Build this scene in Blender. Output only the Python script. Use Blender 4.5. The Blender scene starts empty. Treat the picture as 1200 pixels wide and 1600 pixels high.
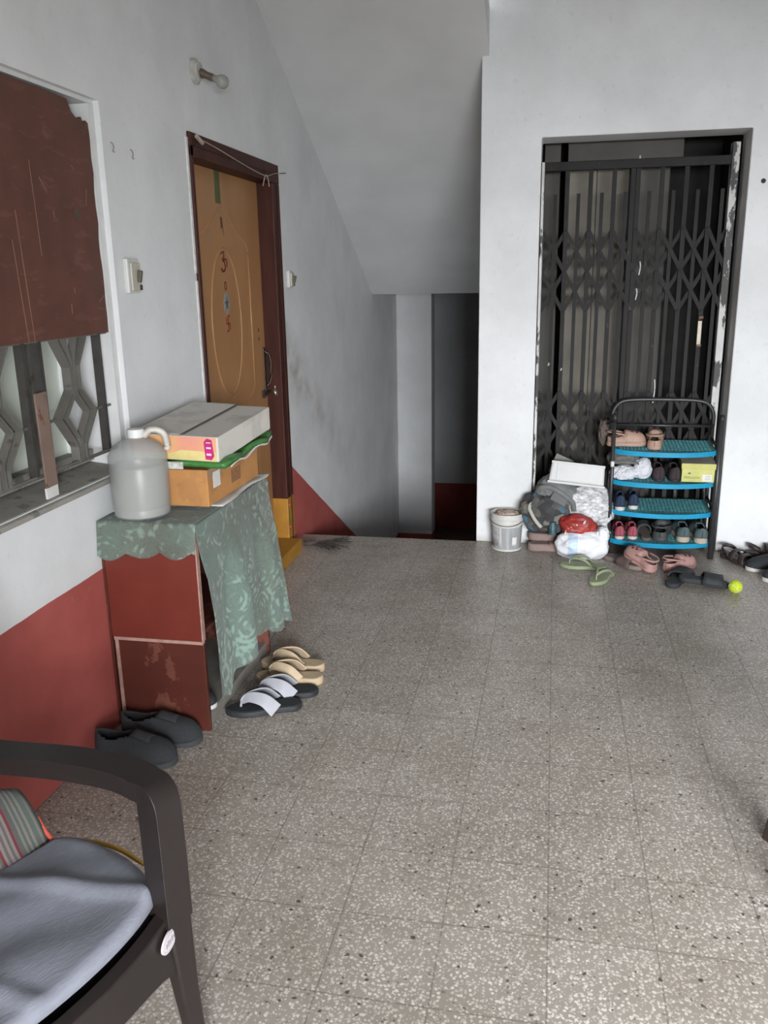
import bpy, bmesh, math, random
from mathutils import Vector, Matrix, noise, Euler
random.seed(7)
SC = bpy.context.scene
COL = SC.collection
PI = math.pi
R = math.radians
YB = 4.78            # front plane of the wall with the collapsible gate

# ------------------------------------------------------------------ camera
cam_d = bpy.data.cameras.new('camera')
cam = bpy.data.objects.new('camera', cam_d); COL.objects.link(cam)
SC.camera = cam
F, PITCH, YAW, ROLL = 1330.0, -.26872, -.19694, -.01774
fw = Vector((math.sin(YAW)*math.cos(PITCH), math.cos(YAW)*math.cos(PITCH), math.sin(PITCH)))
rt = fw.cross(Vector((0, 0, 1))).normalized(); up = rt.cross(fw)
rt2 = rt*math.cos(ROLL)+up*math.sin(ROLL); up2 = -rt*math.sin(ROLL)+up*math.cos(ROLL)
m = Matrix((rt2, up2, -fw)).transposed().to_4x4(); m.translation = Vector((1.455, 0, 1.5))
cam.matrix_world = m
cam_d.sensor_fit = 'HORIZONTAL'; cam_d.sensor_width = 36; cam_d.lens = F/1200*36
cam_d.clip_start = .02

# ------------------------------------------------------------------ world, light, exposure
w = bpy.data.worlds.new('world'); SC.world = w; w.use_nodes = True
bg = w.node_tree.nodes['Background']; bg.inputs[0].default_value = (.90, .95, 1, 1); bg.inputs[1].default_value = 1.2
vs = SC.view_settings
vs.view_transform = 'Standard'; vs.look = 'None'; vs.gamma = 1; vs.use_curve_mapping = False
vs.exposure = 0.42

def area(name, loc, target, sx, sy, power, col):
    l = bpy.data.lights.new(name, 'AREA'); l.shape = 'RECTANGLE'; l.size = sx; l.size_y = sy
    l.energy = power; l.color = col
    o = bpy.data.objects.new(name, l); COL.objects.link(o); o.location = loc
    o.rotation_euler = (Vector(target)-Vector(loc)).to_track_quat('-Z', 'Y').to_euler()
    return o
# open sky beyond the balcony side behind the camera; the lintel there keeps it off the upper walls
area('daylight_sky', (3.22, -5.2, 2.95), (3.22, 0, 2.95), 3.75, 3.9, 3200, (.93, .96, 1))

# ------------------------------------------------------------------ materials
MATS = {}
def nt(name):
    mt = bpy.data.materials.new(name); mt.use_nodes = True
    return mt, mt.node_tree, mt.node_tree.nodes, mt.node_tree.links, mt.node_tree.nodes['Principled BSDF']
def node(t, typ, **kw):
    n = t.nodes.new(typ)
    for k, v in kw.items():
        if k in n.inputs: n.inputs[k].default_value = v
        else: setattr(n, k, v)
    return n
def ramp(t, fac, stops, interp='LINEAR'):
    n = t.nodes.new('ShaderNodeValToRGB'); n.color_ramp.interpolation = interp
    e = n.color_ramp.elements
    while len(e) < len(stops): e.new(.5)
    for i, (p, c) in enumerate(stops):
        e[i].position = p; e[i].color = (*c, 1) if len(c) == 3 else c
    t.links.new(fac, n.inputs[0]); return n.outputs[0]
def mix(t, fac, a, b, mode='MIX'):
    n = t.nodes.new('ShaderNodeMix'); n.data_type = 'RGBA'; n.blend_type = mode
    for i, v in ((0, fac), (6, a), (7, b)):
        if isinstance(v, (int, float)): n.inputs[i].default_value = v
        elif isinstance(v, tuple): n.inputs[i].default_value = (*v, 1)
        else: t.links.new(v, n.inputs[i])
    return n.outputs[2]
def math_(t, op, a, b=0.0, c=0.0):
    n = t.nodes.new('ShaderNodeMath'); n.operation = op
    for i, v in enumerate((a, b, c)):
        if isinstance(v, (int, float)): n.inputs[i].default_value = v
        else: t.links.new(v, n.inputs[i])
    return n.outputs[0]
def coord(t, scale=(1, 1, 1), kind='Object'):
    tc = t.nodes.new('ShaderNodeTexCoord'); mp = t.nodes.new('ShaderNodeMapping')
    mp.inputs['Scale'].default_value = scale
    t.links.new(tc.outputs[kind], mp.inputs[0]); return mp.outputs[0]
def noise_(t, vec, scale, detail=4, rough=.55):
    n = t.nodes.new('ShaderNodeTexNoise'); n.inputs['Scale'].default_value = scale
    n.inputs['Detail'].default_value = detail; n.inputs['Roughness'].default_value = rough
    t.links.new(vec, n.inputs['Vector']); return n.outputs[0]
def bump(t, b, h, strength=.3, dist=.005):
    n = t.nodes.new('ShaderNodeBump'); n.inputs['Strength'].default_value = strength
    n.inputs['Distance'].default_value = dist
    t.links.new(h, n.inputs['Height']); t.links.new(n.outputs[0], b.inputs['Normal'])
def mat(name, col, rough=.6, var=.15, scale=12, metal=0, bmp=.0, bscale=None, stretch=(1, 1, 1), col2=None, spec=None, trans=0, lo=.35, hi=.65):
    """one plain material: a colour, mottled towards col2 (or a darker self) by noise"""
    if name in MATS: return MATS[name]
    mt, t, ns, ln, b = nt(name)
    v = coord(t, stretch)
    n = noise_(t, v, scale)
    c2 = col2 or tuple(x*(1-var) for x in col)
    ln.new(ramp(t, n, [(lo, c2), (hi, col)]), b.inputs['Base Color'])
    b.inputs['Roughness'].default_value = rough; b.inputs['Metallic'].default_value = metal
    if spec is not None: b.inputs['Specular IOR Level'].default_value = spec
    if trans: b.inputs['Transmission Weight'].default_value = trans
    if bmp: bump(t, b, noise_(t, v, bscale or scale*4), bmp)
    MATS[name] = mt; return mt

def wall_paint(name, mode):
    """whitewashed plaster with scuffs; oxide red dado under a line that follows floor or stair"""
    mt, t, ns, ln, b = nt(name)
    v = coord(t)
    g = ramp(t, noise_(t, v, 2.2, 6, .6), [(.35, (.63, .635, .635)), (.65, (.73, .735, .74))])
    sp = ramp(t, noise_(t, v, 38, 3), [(.28, (.80, .79, .76)), (.36, (1, 1, 1))])
    c = mix(t, .35, g, sp, 'MULTIPLY')
    sx = t.nodes.new('ShaderNodeSeparateXYZ'); ln.new(v, sx.inputs[0])
    if mode in ('left', 'pit'):
        # hand grime band that follows the descending stair, roughly shoulder high
        y = sx.outputs[1]; z = sx.outputs[2]
        d = math_(t, 'ADD', math_(t, 'MULTIPLY', math_(t, 'SUBTRACT', y, 4.7), .62), math_(t, 'SUBTRACT', z, 1.02))
        band = ramp(t, math_(t, 'ABSOLUTE', d), [(0, (1, 1, 1)), (.26, (0, 0, 0))])
        st = ramp(t, y, [(.0, (0, 0, 0)), (1, (1, 1, 1))])
        gate_ = math_(t, 'GREATER_THAN', y, 4.58)
        fade = math_(t, 'SUBTRACT', 1, math_(t, 'MULTIPLY', math_(t, 'SUBTRACT', y, 4.6), .62)); fade = math_(t, 'MAXIMUM', fade, 0)
        pat = ramp(t, noise_(t, v, 6, 5), [(.38, (.15, .15, .15)), (.62, (1, 1, 1))])
        f = math_(t, 'MULTIPLY', math_(t, 'MULTIPLY', math_(t, 'MULTIPLY', band, gate_), fade), pat)
        c = mix(t, math_(t, 'MULTIPLY', f, .85), c, (.30, .27, .23))
        off = math_(t, 'MULTIPLY', math_(t, 'MAXIMUM', math_(t, 'SUBTRACT', y, 4.40), 0), -.572)
        lim = math_(t, 'ADD', math_(t, 'MAXIMUM', off, -1.54), .578)
        lim = math_(t, 'ADD', lim, math_(t, 'MULTIPLY', math_(t, 'SUBTRACT', noise_(t, v, 5), .5), .012))
        red = math_(t, 'LESS_THAN', z, lim)
    elif mode == 'far':
        red = math_(t, 'LESS_THAN', sx.outputs[2], -.965)
    else:
        red = None
        # darker towards the floor
        low = ramp(t, sx.outputs[2], [(.0, (.62, .59, .55)), (.05, (1, 1, 1))])
        c = mix(t, .8, c, low, 'MULTIPLY')
    if red is not None:
        rc = ramp(t, noise_(t, v, 5, 5), [(.35, (.34, .076, .064)), (.65, (.40, .096, .082))])
        rs = ramp(t, noise_(t, v, 14, 6), [(.66, (0, 0, 0)), (.74, (1, 1, 1))])
        rc = mix(t, math_(t, 'MULTIPLY', rs, .25), rc, (.45, .25, .22))
        c = mix(t, red, c, rc)
    ln.new(c, b.inputs['Base Color']); b.inputs['Roughness'].default_value = .75
    b.inputs['Specular IOR Level'].default_value = .3
    bump(t, b, noise_(t, v, 22, 6), .12, .01)
    return mt

def terrazzo():
    mt, t, ns, ln, b = nt('terrazzo tiles')
    v = coord(t)
    base = ramp(t, noise_(t, v, 1.6, 5), [(.3, (.280, .245, .212)), (.7, (.345, .308, .272))])
    def chips(scale, thr, rnd, name, jitter=.02):
        vo = t.nodes.new('ShaderNodeTexVoronoi'); vo.inputs['Scale'].default_value = scale
        vo.inputs['Randomness'].default_value = 1
        nz = t.nodes.new('ShaderNodeTexNoise'); nz.inputs['Scale'].default_value = scale*1.3; ln.new(v, nz.inputs['Vector'])
        vm = t.nodes.new('ShaderNodeVectorMath'); vm.operation = 'MULTIPLY_ADD'
        ln.new(nz.outputs['Color'], vm.inputs[0]); vm.inputs[1].default_value = (jitter,)*3; ln.new(v, vm.inputs[2])
        ln.new(vm.outputs[0], vo.inputs['Vector'])
        near = math_(t, 'LESS_THAN', vo.outputs['Distance'], thr)
        sp = t.nodes.new('ShaderNodeSeparateColor'); ln.new(vo.outputs['Color'], sp.inputs[0])
        return math_(t, 'MULTIPLY', near, math_(t, 'GREATER_THAN', sp.outputs[0], rnd)), sp.outputs[1]
    w1, r1 = chips(108, .42, .22, 'w', .008)
    c = mix(t, math_(t, 'MULTIPLY', w1, math_(t, 'ADD', math_(t, 'MULTIPLY', r1, .50), .20)), base, (.80, .75, .69))
    w2, r2 = chips(150, .35, .55, 's', .006)
    c = mix(t, math_(t, 'MULTIPLY', w2, .5), c, (.62, .60, .56))
    g1, q1 = chips(80, .30, .88, 'g', .012)
    c = mix(t, math_(t, 'MULTIPLY', g1, .6), c, (.10, .085, .075))
    b1, q2 = chips(36, .17, .66, 'b', .022)
    c = mix(t, math_(t, 'MULTIPLY', b1, .85), c, (.035, .03, .03))
    # tile joints
    sx = t.nodes.new('ShaderNodeSeparateXYZ'); ln.new(v, sx.inputs[0])
    def joint(s, off):
        q = math_(t, 'DIVIDE', math_(t, 'SUBTRACT', s, off), .2475)
        fr = math_(t, 'ABSOLUTE', math_(t, 'SUBTRACT', math_(t, 'FRACT', math_(t, 'ADD', q, 100.5)), .5))
        return math_(t, 'LESS_THAN', fr, .0075)
    j = math_(t, 'MAXIMUM', joint(sx.outputs[0], .994), joint(sx.outputs[1], 1.70))
    c = mix(t, math_(t, 'MULTIPLY', j, .5), c, (.10, .088, .075))
    # each tile its own shade, and worn darker dirt
    q = t.nodes.new('ShaderNodeTexWhiteNoise'); q.noise_dimensions = '2D'
    fl = t.nodes.new('ShaderNodeVectorMath'); fl.operation = 'FLOOR'
    mp = t.nodes.new('ShaderNodeMapping'); mp.vector_type = 'TEXTURE'; mp.inputs['Location'].default_value = (.994, 1.70, 0); mp.inputs['Scale'].default_value = (.2475, .2475, 1)
    ln.new(v, mp.inputs[0]); ln.new(mp.outputs[0], fl.inputs[0]); ln.new(fl.outputs[0], q.inputs['Vector'])
    sh = ramp(t, q.outputs[0], [(0, (.90, .90, .89)), (1, (1, 1, 1))])
    c = mix(t, 1.0, c, sh, 'MULTIPLY')
    dirt = ramp(t, noise_(t, v, 3.5, 6, .65), [(.35, (.80, .78, .74)), (.6, (1, 1, 1))])
    c = mix(t, .8, c, dirt, 'MULTIPLY')
    ln.new(c, b.inputs['Base Color'])
    ln.new(ramp(t, noise_(t, v, 9, 5), [(.3, (.30,)*3), (.7, (.46,)*3)]), b.inputs['Roughness'])
    b.inputs['Specular IOR Level'].default_value = .45
    return mt

def striped(name):
    mt, t, ns, ln, b = nt(name)
    v = coord(t)
    sx = t.nodes.new('ShaderNodeSeparateXYZ'); ln.new(v, sx.inputs[0])
    f = math_(t, 'FRACT', math_(t, 'MULTIPLY', math_(t, 'ADD', sx.outputs[1], 1.0), 9.0))
    A_, G_, R_, K_ = (.165, .145, .135), (.075, .095, .078), (.13, .022, .028), (.095, .075, .075)
    seq = [G_, A_, G_, A_, G_, R_, A_, K_, A_, K_, A_, R_, K_, G_, A_, G_, A_, G_, A_, G_]
    c = ramp(t, f, [(i/len(seq), q) for i, q in enumerate(seq)], 'CONSTANT')
    ln.new(c, b.inputs['Base Color']); b.inputs['Roughness'].default_value = .9
    bump(t, b, noise_(t, coord(t, (250, 60, 60)), 3), .3, .003)
    return mt

def lace():
    mt, t, ns, ln, b = nt('green lace')
    v = coord(t)
    vo = t.nodes.new('ShaderNodeTexVoronoi'); vo.inputs['Scale'].default_value = 9; ln.new(v, vo.inputs['Vector'])
    rings = math_(t, 'SINE', math_(t, 'MULTIPLY', vo.outputs['Distance'], 34))
    vo2 = t.nodes.new('ShaderNodeTexVoronoi'); vo2.inputs['Scale'].default_value = 34; ln.new(v, vo2.inputs['Vector'])
    leaf = math_(t, 'SUBTRACT', .42, vo2.outputs['Distance'])
    broad = math_(t, 'SUBTRACT', noise_(t, v, 7, 3), .5)
    s = math_(t, 'ADD', math_(t, 'ADD', math_(t, 'MULTIPLY', rings, .20), math_(t, 'MULTIPLY', leaf, .9)), math_(t, 'MULTIPLY', broad, 1.8))
    solid = ramp(t, s, [(-.0, (0, 0, 0)), (.30, (1, 1, 1))])
    dust = ramp(t, noise_(t, v, 3.2, 5), [(.40, (.16, .155, .12)), (.60, (.20, .275, .235))])
    net = ramp(t, noise_(t, v, 260, 1), [(.40, (0, 0, 0)), (.52, (1, 1, 1))])
    c = mix(t, solid, mix(t, .5, (.125, .17, .14), dust), mix(t, .45, (.20, .29, .24), dust))
    ln.new(c, b.inputs['Base Color']); b.inputs['Roughness'].default_value = .85
    a = math_(t, 'ADD', math_(t, 'MULTIPLY', solid, .35), math_(t, 'ADD', .58, math_(t, 'MULTIPLY', net, .12)))
    ln.new(math_(t, 'MINIMUM', a, 1.0), b.inputs['Alpha'])
    b.inputs['Sheen Weight'].default_value = .2
    bump(t, b, s, .5, .004)
    return mt

def chipped(name, base, chip, thr=.55, scale=14, stretch=(1, 1, .25), rough=.6, metal=0, spec=.5):
    """paint or rust in patches with edges of their own"""
    if name in MATS: return MATS[name]
    mt, t, ns, ln, b = nt(name)
    v = coord(t, stretch)
    f = ramp(t, noise_(t, v, scale, 7, .65), [(thr-.015, (0, 0, 0)), (thr+.015, (1, 1, 1))])
    v2 = coord(t); k = ramp(t, noise_(t, v2, 9, 5), [(.3, (.72,)*3), (.7, (1, 1, 1))])
    ln.new(mix(t, 1.0, mix(t, f, base, chip), k, 'MULTIPLY'), b.inputs['Base Color'])
    b.inputs['Roughness'].default_value = rough; b.inputs['Metallic'].default_value = metal
    b.inputs['Specular IOR Level'].default_value = spec
    bump(t, b, f, .3, .002)
    MATS[name] = mt; return mt

M_wall = wall_paint('whitewash', 'plain'); M_left = wall_paint('whitewash with red dado', 'left'); M_far = wall_paint('whitewash stairwell end', 'far')
M_floor = terrazzo(); M_lace = lace(); M_stripe = striped('striped rug cotton')
M_white = mat('soffit paint', (.66, .665, .66), .8, .08, 3, bmp=.1)
M_frame = mat('maroon door frame paint', (.066, .020, .014), .5, .35, 30, stretch=(1, 1, .12), bmp=.05, spec=.2)
M_door = mat('ochre door paint', (.40, .20, .080), .42, .14, 7, stretch=(1, 1, .3))
M_yellow = mat('turmeric yellow paint', (.40, .19, .022), .5, .2, 14)
M_ply = chipped('red oxide plywood', (.125, .045, .028), (.155, .062, .042), .60, 9, (1, .8, 3), .6)
M_scr = mat('bare scratch', (.27, .15, .10), .7, .2)
M_grille = chipped('dusty grey grille paint', (.150, .140, .122), (.10, .07, .055), .64, 11, (1, 1, 1), .6)
M_rust = chipped('rusty strip', (.24, .165, .13), (.155, .06, .035), .56, 16, (1, 1, .6), .7)
M_gate = chipped('sooty black gate paint', (.027, .026, .025), (.075, .072, .066), .66, 40, (1, 1, .3), .6, 0, .15)
M_jamb = chipped('peeling white over black', (.62, .61, .59), (.055, .053, .05), .52, 15, (1, 1, .35), .6)
M_dark = mat('grimy dim shaft', (.022, .02, .018), .9, .4)  # grimy shaft interior, its lack of light also put into the colour
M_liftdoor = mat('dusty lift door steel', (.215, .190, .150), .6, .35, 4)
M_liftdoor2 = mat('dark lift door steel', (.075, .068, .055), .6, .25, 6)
M_sill = chipped('cement sill', (.33, .315, .28), (.20, .19, .17), .57, 12, (1, 1, 1), .85)
M_reveal = mat('window reveal paint', (.69, .69, .68), .75, .12, 8, bmp=.1)
M_red = mat('red laminate', (.145, .025, .016), .42, .14, 9)
M_maroon = chipped('brown stained laminate', (.095, .024, .016), (.165, .058, .040), .58, 10, (1, 1, .7), .4)
M_edge = mat('raw board edge', (.42, .25, .20), .8, .3, 30)
M_slab = mat('grey stone slab', (.215, .20, .175), .6, .25, 14)
M_blackp = mat('dark brown moulded plastic', (.017, .012, .011), .42, .2, 60)
M_towel = mat('blue grey towel', (.205, .213, .250), .95, .10, 120, bmp=.25, bscale=330, stretch=(1, .25, 1))
M_rack = chipped('black rack enamel', (.036, .036, .038), (.30, .29, .28), .72, 22, (1, 1, .4), .38)
M_blue = mat('blue plastic tray', (.012, .27, .46), .38, .12, 20)
M_bluetop = mat('dusty tray mesh', (.105, .25, .25), .7, .35, 30)
M_card = chipped('brown cardboard', (.50, .235, .075), (.44, .205, .07), .60, 3, (1, 1, 1), .75)
M_greybox = mat('dusty white card', (.60, .57, .52), .8, .30, 9, lo=.30, hi=.5)
M_greenbag = mat('green woven plastic', (.062, .225, .050), .45, .35, 26, bmp=.4, bscale=30)
M_paper = mat('white paper', (.66, .65, .62), .8, .12, 12)

# ------------------------------------------------------------------ mesh helpers
def finish(bm, name, m_, parent=None, smooth=None, bevel=0, solid=0, sub=0):
    bmesh.ops.recalc_face_normals(bm, faces=bm.faces[:])
    me = bpy.data.meshes.new(name); bm.to_mesh(me); bm.free()
    o = bpy.data.objects.new(name, me); COL.objects.link(o)
    for q in (m_ if isinstance(m_, (list, tuple)) else [m_]): me.materials.append(q)
    if smooth:
        for p in me.polygons: p.use_smooth = True
        if smooth is not True: me.set_sharp_from_angle(angle=R(smooth))
    if solid:
        s = o.modifiers.new('s', 'SOLIDIFY'); s.thickness = solid; s.offset = 0
    if bevel:
        b = o.modifiers.new('b', 'BEVEL'); b.width = bevel; b.segments = 2; b.limit_method = 'ANGLE'; b.angle_limit = R(40)
    if sub:
        s = o.modifiers.new('u', 'SUBSURF'); s.levels = s.render_levels = sub
    if parent is not None: o.parent = parent
    return o
def B(): return bmesh.new()
def box(bm, x0, x1, y0, y1, z0, z1, M=None, mi=0):
    vs_ = [bm.verts.new((x, y, z)) for z in (z0, z1) for y in (y0, y1) for x in (x0, x1)]
    fs = [bm.faces.new([vs_[i] for i in f]) for f in ((0, 2, 3, 1), (4, 5, 7, 6), (0, 1, 5, 4), (2, 6, 7, 3), (0, 4, 6, 2), (1, 3, 7, 5))]
    for f in fs: f.material_index = mi
    if M is not None: bmesh.ops.transform(bm, matrix=M, verts=vs_)
    return vs_
def sweep(bm, pts, prof, upv=(0, 0, 1), cap=True, scales=None, closed=False, mi=0):
    """carry a profile [(side, up), ...] along points"""
    pts = [Vector(p) for p in pts]; n = len(pts); rings = []
    upv = Vector(upv)
    for i, p in enumerate(pts):
        if closed: d = pts[(i+1) % n]-pts[i-1]
        else: d = pts[min(i+1, n-1)]-pts[max(i-1, 0)]
        d.normalize()
        s = d.cross(upv)
        if s.length < .05: s = d.cross(Vector((1, .01, 0)))
        s.normalize(); u = s.cross(d)
        k = scales[i] if scales else 1
        ka, kb = k if isinstance(k, tuple) else (k, k)
        rings.append([bm.verts.new(p+s*a*ka+u*b_*kb) for a, b_ in prof])
    m_ = len(prof)
    for i in range(n if closed else n-1):
        a, b_ = rings[i], rings[(i+1) % n]
        for j in range(m_):
            f = bm.faces.new((a[j], a[(j+1) % m_], b_[(j+1) % m_], b_[j])); f.material_index = mi
    if cap and not closed:
        bm.faces.new(rings[0]); bm.faces.new(rings[-1])
def circ(r, n=8): return [(r*math.cos(2*PI*i/n), r*math.sin(2*PI*i/n)) for i in range(n)]
def rect(w_, h): return [(-w_/2, -h/2), (w_/2, -h/2), (w_/2, h/2), (-w_/2, h/2)]
def tube(bm, pts, r, n=8, **k): sweep(bm, pts, circ(r, n), **k)
def lathe(bm, prof, n=28, c=(0, 0, 0), mi=0, cap=True):
    rings = [[bm.verts.new((c[0]+r*math.cos(2*PI*i/n), c[1]+r*math.sin(2*PI*i/n), c[2]+z)) for i in range(n)] for r, z in prof]
    for a, b_ in zip(rings, rings[1:]):
        for i in range(n):
            f = bm.faces.new((a[i], a[(i+1) % n], b_[(i+1) % n], b_[i])); f.material_index = mi
    if cap:
        bm.faces.new(rings[0]); bm.faces.new(rings[-1])
def prism(bm, pts, axis, a0, a1, mi=0):
    """outline pts extruded along axis ('x','y','z')"""
    def P(p, a): return {'x': (a, p[0], p[1]), 'y': (p[0], a, p[1]), 'z': (p[0], p[1], a)}[axis]
    A = [bm.verts.new(P(p, a0)) for p in pts]; C_ = [bm.verts.new(P(p, a1)) for p in pts]
    n = len(pts)
    for i in range(n): bm.faces.new((A[i], A[(i+1) % n], C_[(i+1) % n], C_[i])).material_index = mi
    bm.faces.new(A).material_index = mi; bm.faces.new(C_).material_index = mi
def smoothpath(pts, n=6):
    """Catmull-Rom through the points"""
    P = [Vector(p) for p in pts]; P = [P[0]*2-P[1]]+P+[P[-1]*2-P[-2]]; out = []
    for i in range(1, len(P)-2):
        for k in range(n):
            t = k/n; a, b_, c, d = P[i-1:i+3]
            out.append(.5*((2*b_)+(c-a)*t+(2*a-5*b_+4*c-d)*t*t+(3*b_-a-3*c+d)*t**3))
    out.append(P[-2]); return out
def empty(name, loc, rz=0, rot=None):
    o = bpy.data.objects.new(name, None); COL.objects.link(o); o.location = loc
    o.rotation_euler = rot or (0, 0, rz); o.empty_display_size = .05; return o
def tag(o, label, cat, group=None):
    o['label'] = label; o['category'] = cat
    if group: o['group'] = group
    return o
def struct(name, bm, m_, **k):
    o = finish(bm, name, m_, **k)
    if k.get('parent') is None: o['kind'] = 'structure'
    return o
def copy_tree(o, parent=None):
    c = o.copy(); COL.objects.link(c); c.parent = parent
    for ch in [q for q in bpy.data.objects if q.parent == o]: copy_tree(ch, c)
    return c
def place(o, x, y, z=0, rz=0, rx=0, ry=0):
    o.location = (x, y, z); o.rotation_euler = (R(rx), R(ry), R(rz)); return o
def text(body, name, size, m_, parent, loc, rot, ext=.0006):
    cu = bpy.data.curves.new(name, 'FONT'); cu.body = body; cu.size = size; cu.extrude = ext; cu.align_x = 'CENTER'; cu.align_y = 'CENTER'
    tmp = bpy.data.objects.new(name, cu); COL.objects.link(tmp)
    me = bpy.data.meshes.new_from_object(tmp.evaluated_get(bpy.context.evaluated_depsgraph_get()))
    bpy.data.objects.remove(tmp)
    o = bpy.data.objects.new(name, me); COL.objects.link(o); me.materials.clear(); me.materials.append(m_)
    o.parent = parent; o.location = loc; o.rotation_euler = rot; return o

# ------------------------------------------------------------------ the setting
bm = B(); box(bm, -.25, 3.6, -2.6, YB, -.15, 0)
box(bm, 1.28, 2.45, YB, 5.6, -.15, 0); struct('floor', bm, M_floor)
# left wall with window and door openings, continuing down the stairwell
WY0, WY1, WZ0, WZ1 = 1.35, 2.745, .872, 2.062
DY0, DY1, DZ1 = 3.43, 4.575, 2.075
bm = B(); T = -.24
for y0, y1, z0, z1 in ((-2.6, WY0, -.15, 3.0), (WY0, WY1, -.15, WZ0), (WY0, WY1, WZ1, 3.0), (WY1, DY0, -.15, 3.0), (DY0, DY1, -.15, -.001),
                       (DY0, DY1, DZ1, 3.0), (DY1, 10.4, -1.7, 3.4)):
    box(bm, T, 0, y0, y1, z0, z1)
struct('wall_left', bm, M_left)
# wall with the gate opening; its left end stands free beside the stair
GX0, GX1, GZ = 1.361, 2.378, 2.177
bm = B(); prism(bm, [(1.049, 0), (GX0, 0), (GX0, GZ), (GX1, GZ), (GX1, 0), (3.6, 0), (3.6, 3.1), (1.049, 3.1)], 'y', YB, YB+.23)
struct('wall_back', bm, M_wall, bevel=.006)
# stair flight going up over the opening: sloped soffit
sz = lambda y: 1.37+.5474*(6.975-y)
bm = B(); prism(bm, [(6.975, 1.37), (3.95, sz(3.95)), (3.95, sz(3.95)+.2), (6.975, 1.62), (10.4, 1.62), (10.4, 1.37)], 'x', 0, 1.085)  # slab run on unseen past the landing to block light
struct('ceiling_stair_soffit', bm, M_white)
bm = B(); box(bm, -.24, 3.6, -2.6, 4.05, 2.96, 3.1); box(bm, 1.085, 3.6, 4.0, YB, 2.96, 3.1); struct('ceiling', bm, M_white)
# stair going down, landing and stairwell walls
bm = B(); n = 10
pl = [(YB, -.001)]
for i in range(n):
    pl += [(YB+i*.27, -.155*(i+1)), (YB+(i+1)*.27, -.155*(i+1))]
pl += [(10.4, -1.55), (10.4, -1.75), (YB, -1.75)]
prism(bm, pl, 'x', 0, 1.085); struct('floor_stair_going_down', bm, M_floor)
bm = B(); box(bm, 1.09, 1.28, YB+.235, 10.4, -1.75, 3.1); struct('wall_stairwell_right', bm, M_left)
bm = B(); box(bm, -.0, .335, 8.03, 8.25, -1.6, 1.5, ); struct('wall_landing', bm, M_far, bevel=.01)
bm = B(); box(bm, -.24, 1.3, 10.2, 10.4, -1.6, 1.5); box(bm, .0, 1.09, 10.14, 10.2, -.40, 1.5); struct('wall_stairwell_end', bm, M_far)
# the room behind the camera: right wall, rear wall with the open balcony side
bm = B(); box(bm, 3.45, 3.6, -1.6, YB, 0, 3.1); struct('wall_right', bm, M_wall)
bm = B(); box(bm, -.24, 1.75, -1.75, -1.6, 0, 3.1); box(bm, 1.75, 3.6, -1.75, -1.6, 1.80, 3.1); struct('wall_rear', bm, M_wall)
# shaft behind the gate
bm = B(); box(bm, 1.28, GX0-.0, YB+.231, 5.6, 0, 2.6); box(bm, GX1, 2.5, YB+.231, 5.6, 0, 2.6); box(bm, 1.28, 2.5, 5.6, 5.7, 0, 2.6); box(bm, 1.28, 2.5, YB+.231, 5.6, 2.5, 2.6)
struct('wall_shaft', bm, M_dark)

# ------------------------------------------------------------------ window on the left wall
win = empty('window_1', (0, 0, 0)); win['kind'] = 'structure'
M_pane = mat('pale green glazing', (.74, .80, .70), .35, .12, 2.5)
M_curt = mat('white window blind', (.74, .75, .76), .7, .1, 4)
e = .004
bm = B(); box(bm, -.236, -.02, WY1-.0001, WY1-.035, WZ0, WZ1-.013); box(bm, -.236, -.02, WY0, WY0+.02, WZ0, WZ1); box(bm, -.236, -.02, WY0, WY1, WZ1-.012, WZ1-.0001)
finish(bm, 'reveal', M_reveal, win)
bm = B(); prism(bm, [(-.235, .878), (-.235, .90), (-.01, .872), (.012, .866), (.012, .85), (-.235, .85)], 'y', WY0, WY1-.001)
finish(bm, 'sill', M_sill, win, bevel=.003)
bm = B(); box(bm, -.19, -.175, WY0, WY1-.035, .90, 2.04); finish(bm, 'pane', M_pane, win)
bm = B(); box(bm, -.175, -.145, 2.62, 2.70, .90, 2.04); finish(bm, 'side_panel', M_curt, win)
for y in (1.80, 2.42):
    bm = B(); box(bm, -.178, -.145, y, y+.028, .90, 2.04); finish(bm, 'mullion', M_grille, win, bevel=.002)
bm = B(); box(bm, -.178, -.13, WY0, WY1-.035, .895, .935); finish(bm, 'bottom_rail', M_sill, win, bevel=.002)
# welded iron grille
gr = tag(empty('window_grille', (-.048, 2.3, .92)), 'grey iron window grille of bent flat bars above the cement sill', 'grille')
def gbar(name, pts, wd=.026, th=.006, mm=None):
    bm = B(); sweep(bm, pts, rect(wd, th), upv=(0, 1, .0001) if abs(pts[0][1]-pts[-1][1]) < abs(pts[0][2]-pts[-1][2]) else (0, 0, 1))
    o = finish(bm, name, mm or M_grille, gr, bevel=.0015); return o
def flat(name, pts, dpt=.030, th=.006):
    """flat bar bent in the yz plane, its broad side facing along the wall"""
    pts = [Vector(p) for p in pts]; bm = B(); L_, R_ = [], []
    for i, p in enumerate(pts):
        d = (pts[min(i+1, len(pts)-1)]-pts[max(i-1, 0)]).normalized(); nn = Vector((0, -d.z, d.y))*th/2
        L_.append(p+nn); R_.append(p-nn)
    ol = [(q.y, q.z) for q in L_]+[(q.y, q.z) for q in reversed(R_)]
    prism(bm, ol, 'x', -dpt/2, dpt/2); return finish(bm, name, M_grille, gr)
zb, zt = .018, .44
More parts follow.
